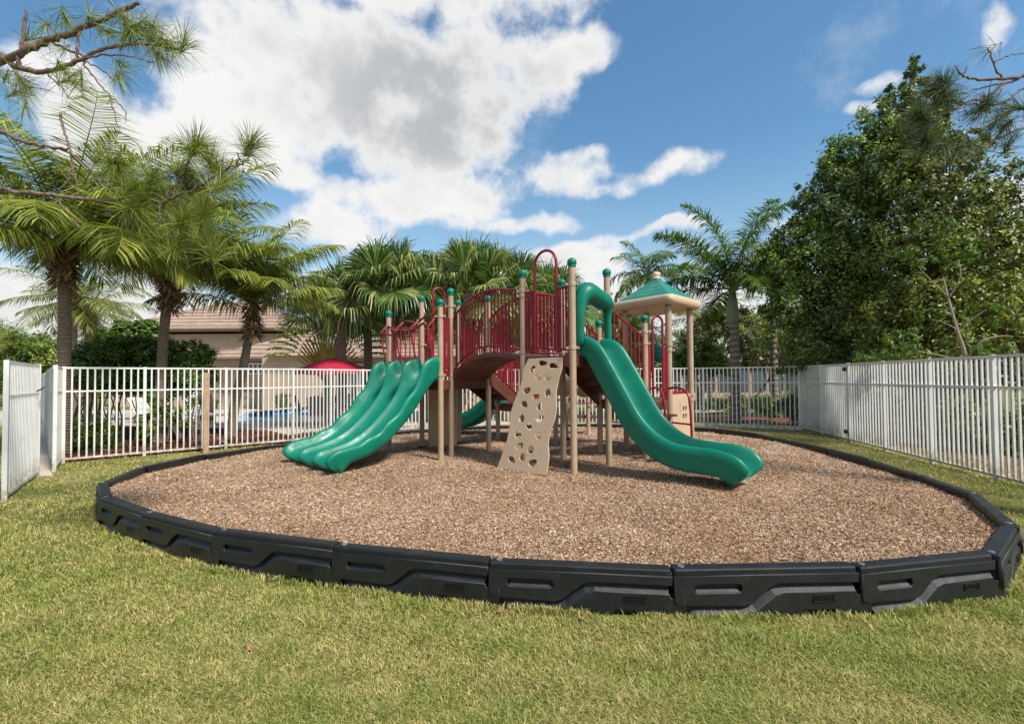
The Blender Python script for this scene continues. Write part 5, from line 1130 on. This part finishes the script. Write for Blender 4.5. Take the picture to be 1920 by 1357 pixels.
lump = .5 + .5 * np.sin(Xg * 3.1 + 1.3 * np.sin(Yg * 2.3)) * np.cos(Yg * 2.7 + np.sin(Xg * 1.7)) + .35 * np.sin(Xg * 9 + Yg * 7) * np.sin(Yg * 11 - Xg * 5)
h = (.014 + .018 * np.clip(lump, 0, 1.3)) * rng.uniform(.5, 1.5, n); a = rng.uniform(0, 6.283, n); lean = rng.uniform(.4, 1.9, n)
g0 = np.stack([Xg, Yg, np.zeros(n)], 1); dv = np.stack([np.cos(a), np.sin(a), np.zeros(n)], 1); wv = np.stack([-np.sin(a + rng.normal(0, .6, n)), np.cos(a), np.zeros(n)], 1) * (.0009 + .0005 * Yg)[:, None] * rng.uniform(.7, 1.3, (n, 1))
up_ = np.array([0, 0, 1.0]); m_ = g0 + dv * (h * lean * .35)[:, None] + up_ * (h * .7)[:, None]; e_ = g0 + dv * (h * lean)[:, None] + up_ * (h * 1.0)[:, None]
gr = cards('grass', np.stack([g0 - wv, g0 + wv, m_ + wv * .8, m_ - wv * .8, e_], 1), 5, 'grassblade', None, [(0, 1, 2, 3), (3, 2, 4)]); tag(gr, 'short patchy green and straw-coloured lawn grass', 'grass', kind='stuff')
def chips(name, Xc, Yc, Z, size, material, label, flat=.45):
    n = len(Xc); a = unit(rng.normal(size=(n, 3)) * [1, 1, flat]); b = unit(np.cross(a, unit(rng.normal(size=(n, 3)) * [flat, flat, 1]))); L_ = size * rng.uniform(.5, 1.5, (n, 1)); W_ = L_ * rng.uniform(.22, .55, (n, 1)); c = np.stack([Xc, Yc, Z + rng.uniform(0, .014, n)], 1)
    o_ = cards(name, np.stack([c - a * L_ / 2 - b * W_ / 2, c + a * L_ / 2 - b * W_ * .3, c + a * L_ / 2 + b * W_ * .4, c - a * L_ * .4 + b * W_ / 2], 1), 4, material); tag(o_, label, 'mulch', kind='stuff'); return o_
Xc, Yc = scatter(560000, 3.1, 13.9, 1.9, 1.25); k = inpoly(Xc, Yc, [(cen.x + (p[0] - cen.x) * .992, cen.y + (p[1] - cen.y) * .992) for p in LP]); Xc, Yc = Xc[k], Yc[k]
chips('mulch_chips', Xc, Yc, mz(Xc, Yc) + .002, .013 + .0014 * Yc[:, None], 'chip', 'tan and brown wood chips covering the play area')
bb = np.array(bedp); Xr = rng.uniform(bb[:, 0].min(), bb[:, 0].max(), 90000); Yr = rng.uniform(bb[:, 1].min(), bb[:, 1].max(), 90000); k = inpoly(Xr, Yr, bedp); Xr, Yr = Xr[k], Yr[k]
chips('bark_chips', Xr, Yr, .012 + 0 * Xr, .07 + 0 * Yr[:, None], 'redchip', 'reddish-brown bark chips in the planting bed behind the left fence')

# fallen leaves and twigs on the lawn
lm2 = mat('dead_leaf', (.30, .16, .08), .8, .35, 9, .3, 60); M['deadleaf'] = lm2
for i, (u, v, L_, lab) in enumerate(((772, 1101, .07, 'rusty curled leaf against the black edging near the middle of the lawn side'), (938, 1075 + 70, .06, 'small dry leaf under the joint between two border timbers'), (470, 1215, .07, 'grey-brown dry leaf on the lawn at the lower left'), (650, 1155, .045, 'pale dry leaf on the lawn below the left half of the edging'), (910, 1235, .035, 'tiny pale leaf on the lawn, bottom centre'), (1095, 1158, .06, 'flat brown leaf by the edging right of centre'))):
    p = G(u, v, .03); a = i * 1.3; c, s_ = math.cos(a), math.sin(a); mb = MB(); V = []
    for x, y, z in ((-.5, 0, .1), (-.2, .28, .02), (.2, .26, .12), (.55, 0, .3), (.2, -.26, .1), (-.2, -.28, 0), (0, 0, -.08)): V.append((p.x + L_ * (x * c - y * s_), p.y + L_ * (x * s_ + y * c), p.z + L_ * z))
    mb.add(V, [(6, 0, 5), (6, 5, 4), (6, 4, 3), (6, 3, 2), (6, 2, 1), (6, 1, 0)]); tag(obj('fallen_leaf', mb, 'deadleaf', loc=tuple(p)), lab, 'leaf', 'fallen leaves on the lawn')
for i, (pa, pb, lab) in enumerate((((40, 1232), (82, 1218), 'pale dry twig on the lawn at the lower left edge'), ((510, 1086), (545, 1072), 'brown twig beside the fourth border timber'), ((1825, 1120), (1868, 1140), 'pale twig in the grass at the right end of the edging'), ((120, 898), (176, 890), 'flat pale stick in the grass by the left fence corner'))):
    a = G(*pa, .03); b = G(*pb, .03); mb = MB(); mb.tube([a, a.lerp(b, .5) + Vector((.01, .015, .008)), b], [.006, .005, .003], 6); tag(obj('twig', mb, 'twig', loc=tuple(a)), lab, 'twig', 'twigs on the lawn')

# longer tufts of grass standing against the black border
NT_ = 52000; kk = rng.uniform(0, nJ, NT_); ii = kk.astype(int); ff = kk - ii; LA = np.array(LP); pa = LA[ii]; pb = LA[(ii + 1) % nJ]; dd_ = unit(pb - pa); no = np.stack([dd_[:, 1], -dd_[:, 0]], 1)
pt = pa + (pb - pa) * ff[:, None] + no * (.075 + np.abs(rng.normal(0, .035, NT_)))[:, None]
den = np.sin(pt[:, 0] * 5 + 1) + np.sin(pt[:, 0] * 11 + pt[:, 1] * 7) + rng.normal(0, .6, NT_); pt = pt[den > -.2]; n = len(pt)
h = rng.uniform(.018, .06, n); a = rng.uniform(0, 6.283, n); g0 = np.stack([pt[:, 0], pt[:, 1], np.zeros(n)], 1); dv = np.stack([np.cos(a), np.sin(a), 0 * a], 1); wv = np.stack([-np.sin(a), np.cos(a), 0 * a], 1) * .003
m_ = g0 + dv * (h * .25)[:, None] + up_ * (h * .7)[:, None]; e_ = g0 + dv * (h * .7)[:, None] + up_ * h[:, None]
tag(cards('border_grass', np.stack([g0 - wv, g0 + wv, m_ + wv * .8, m_ - wv * .8, e_], 1), 5, 'grassblade', None, [(0, 1, 2, 3), (3, 2, 4)]), 'longer grass tufts growing against the black edging', 'grass', kind='stuff')
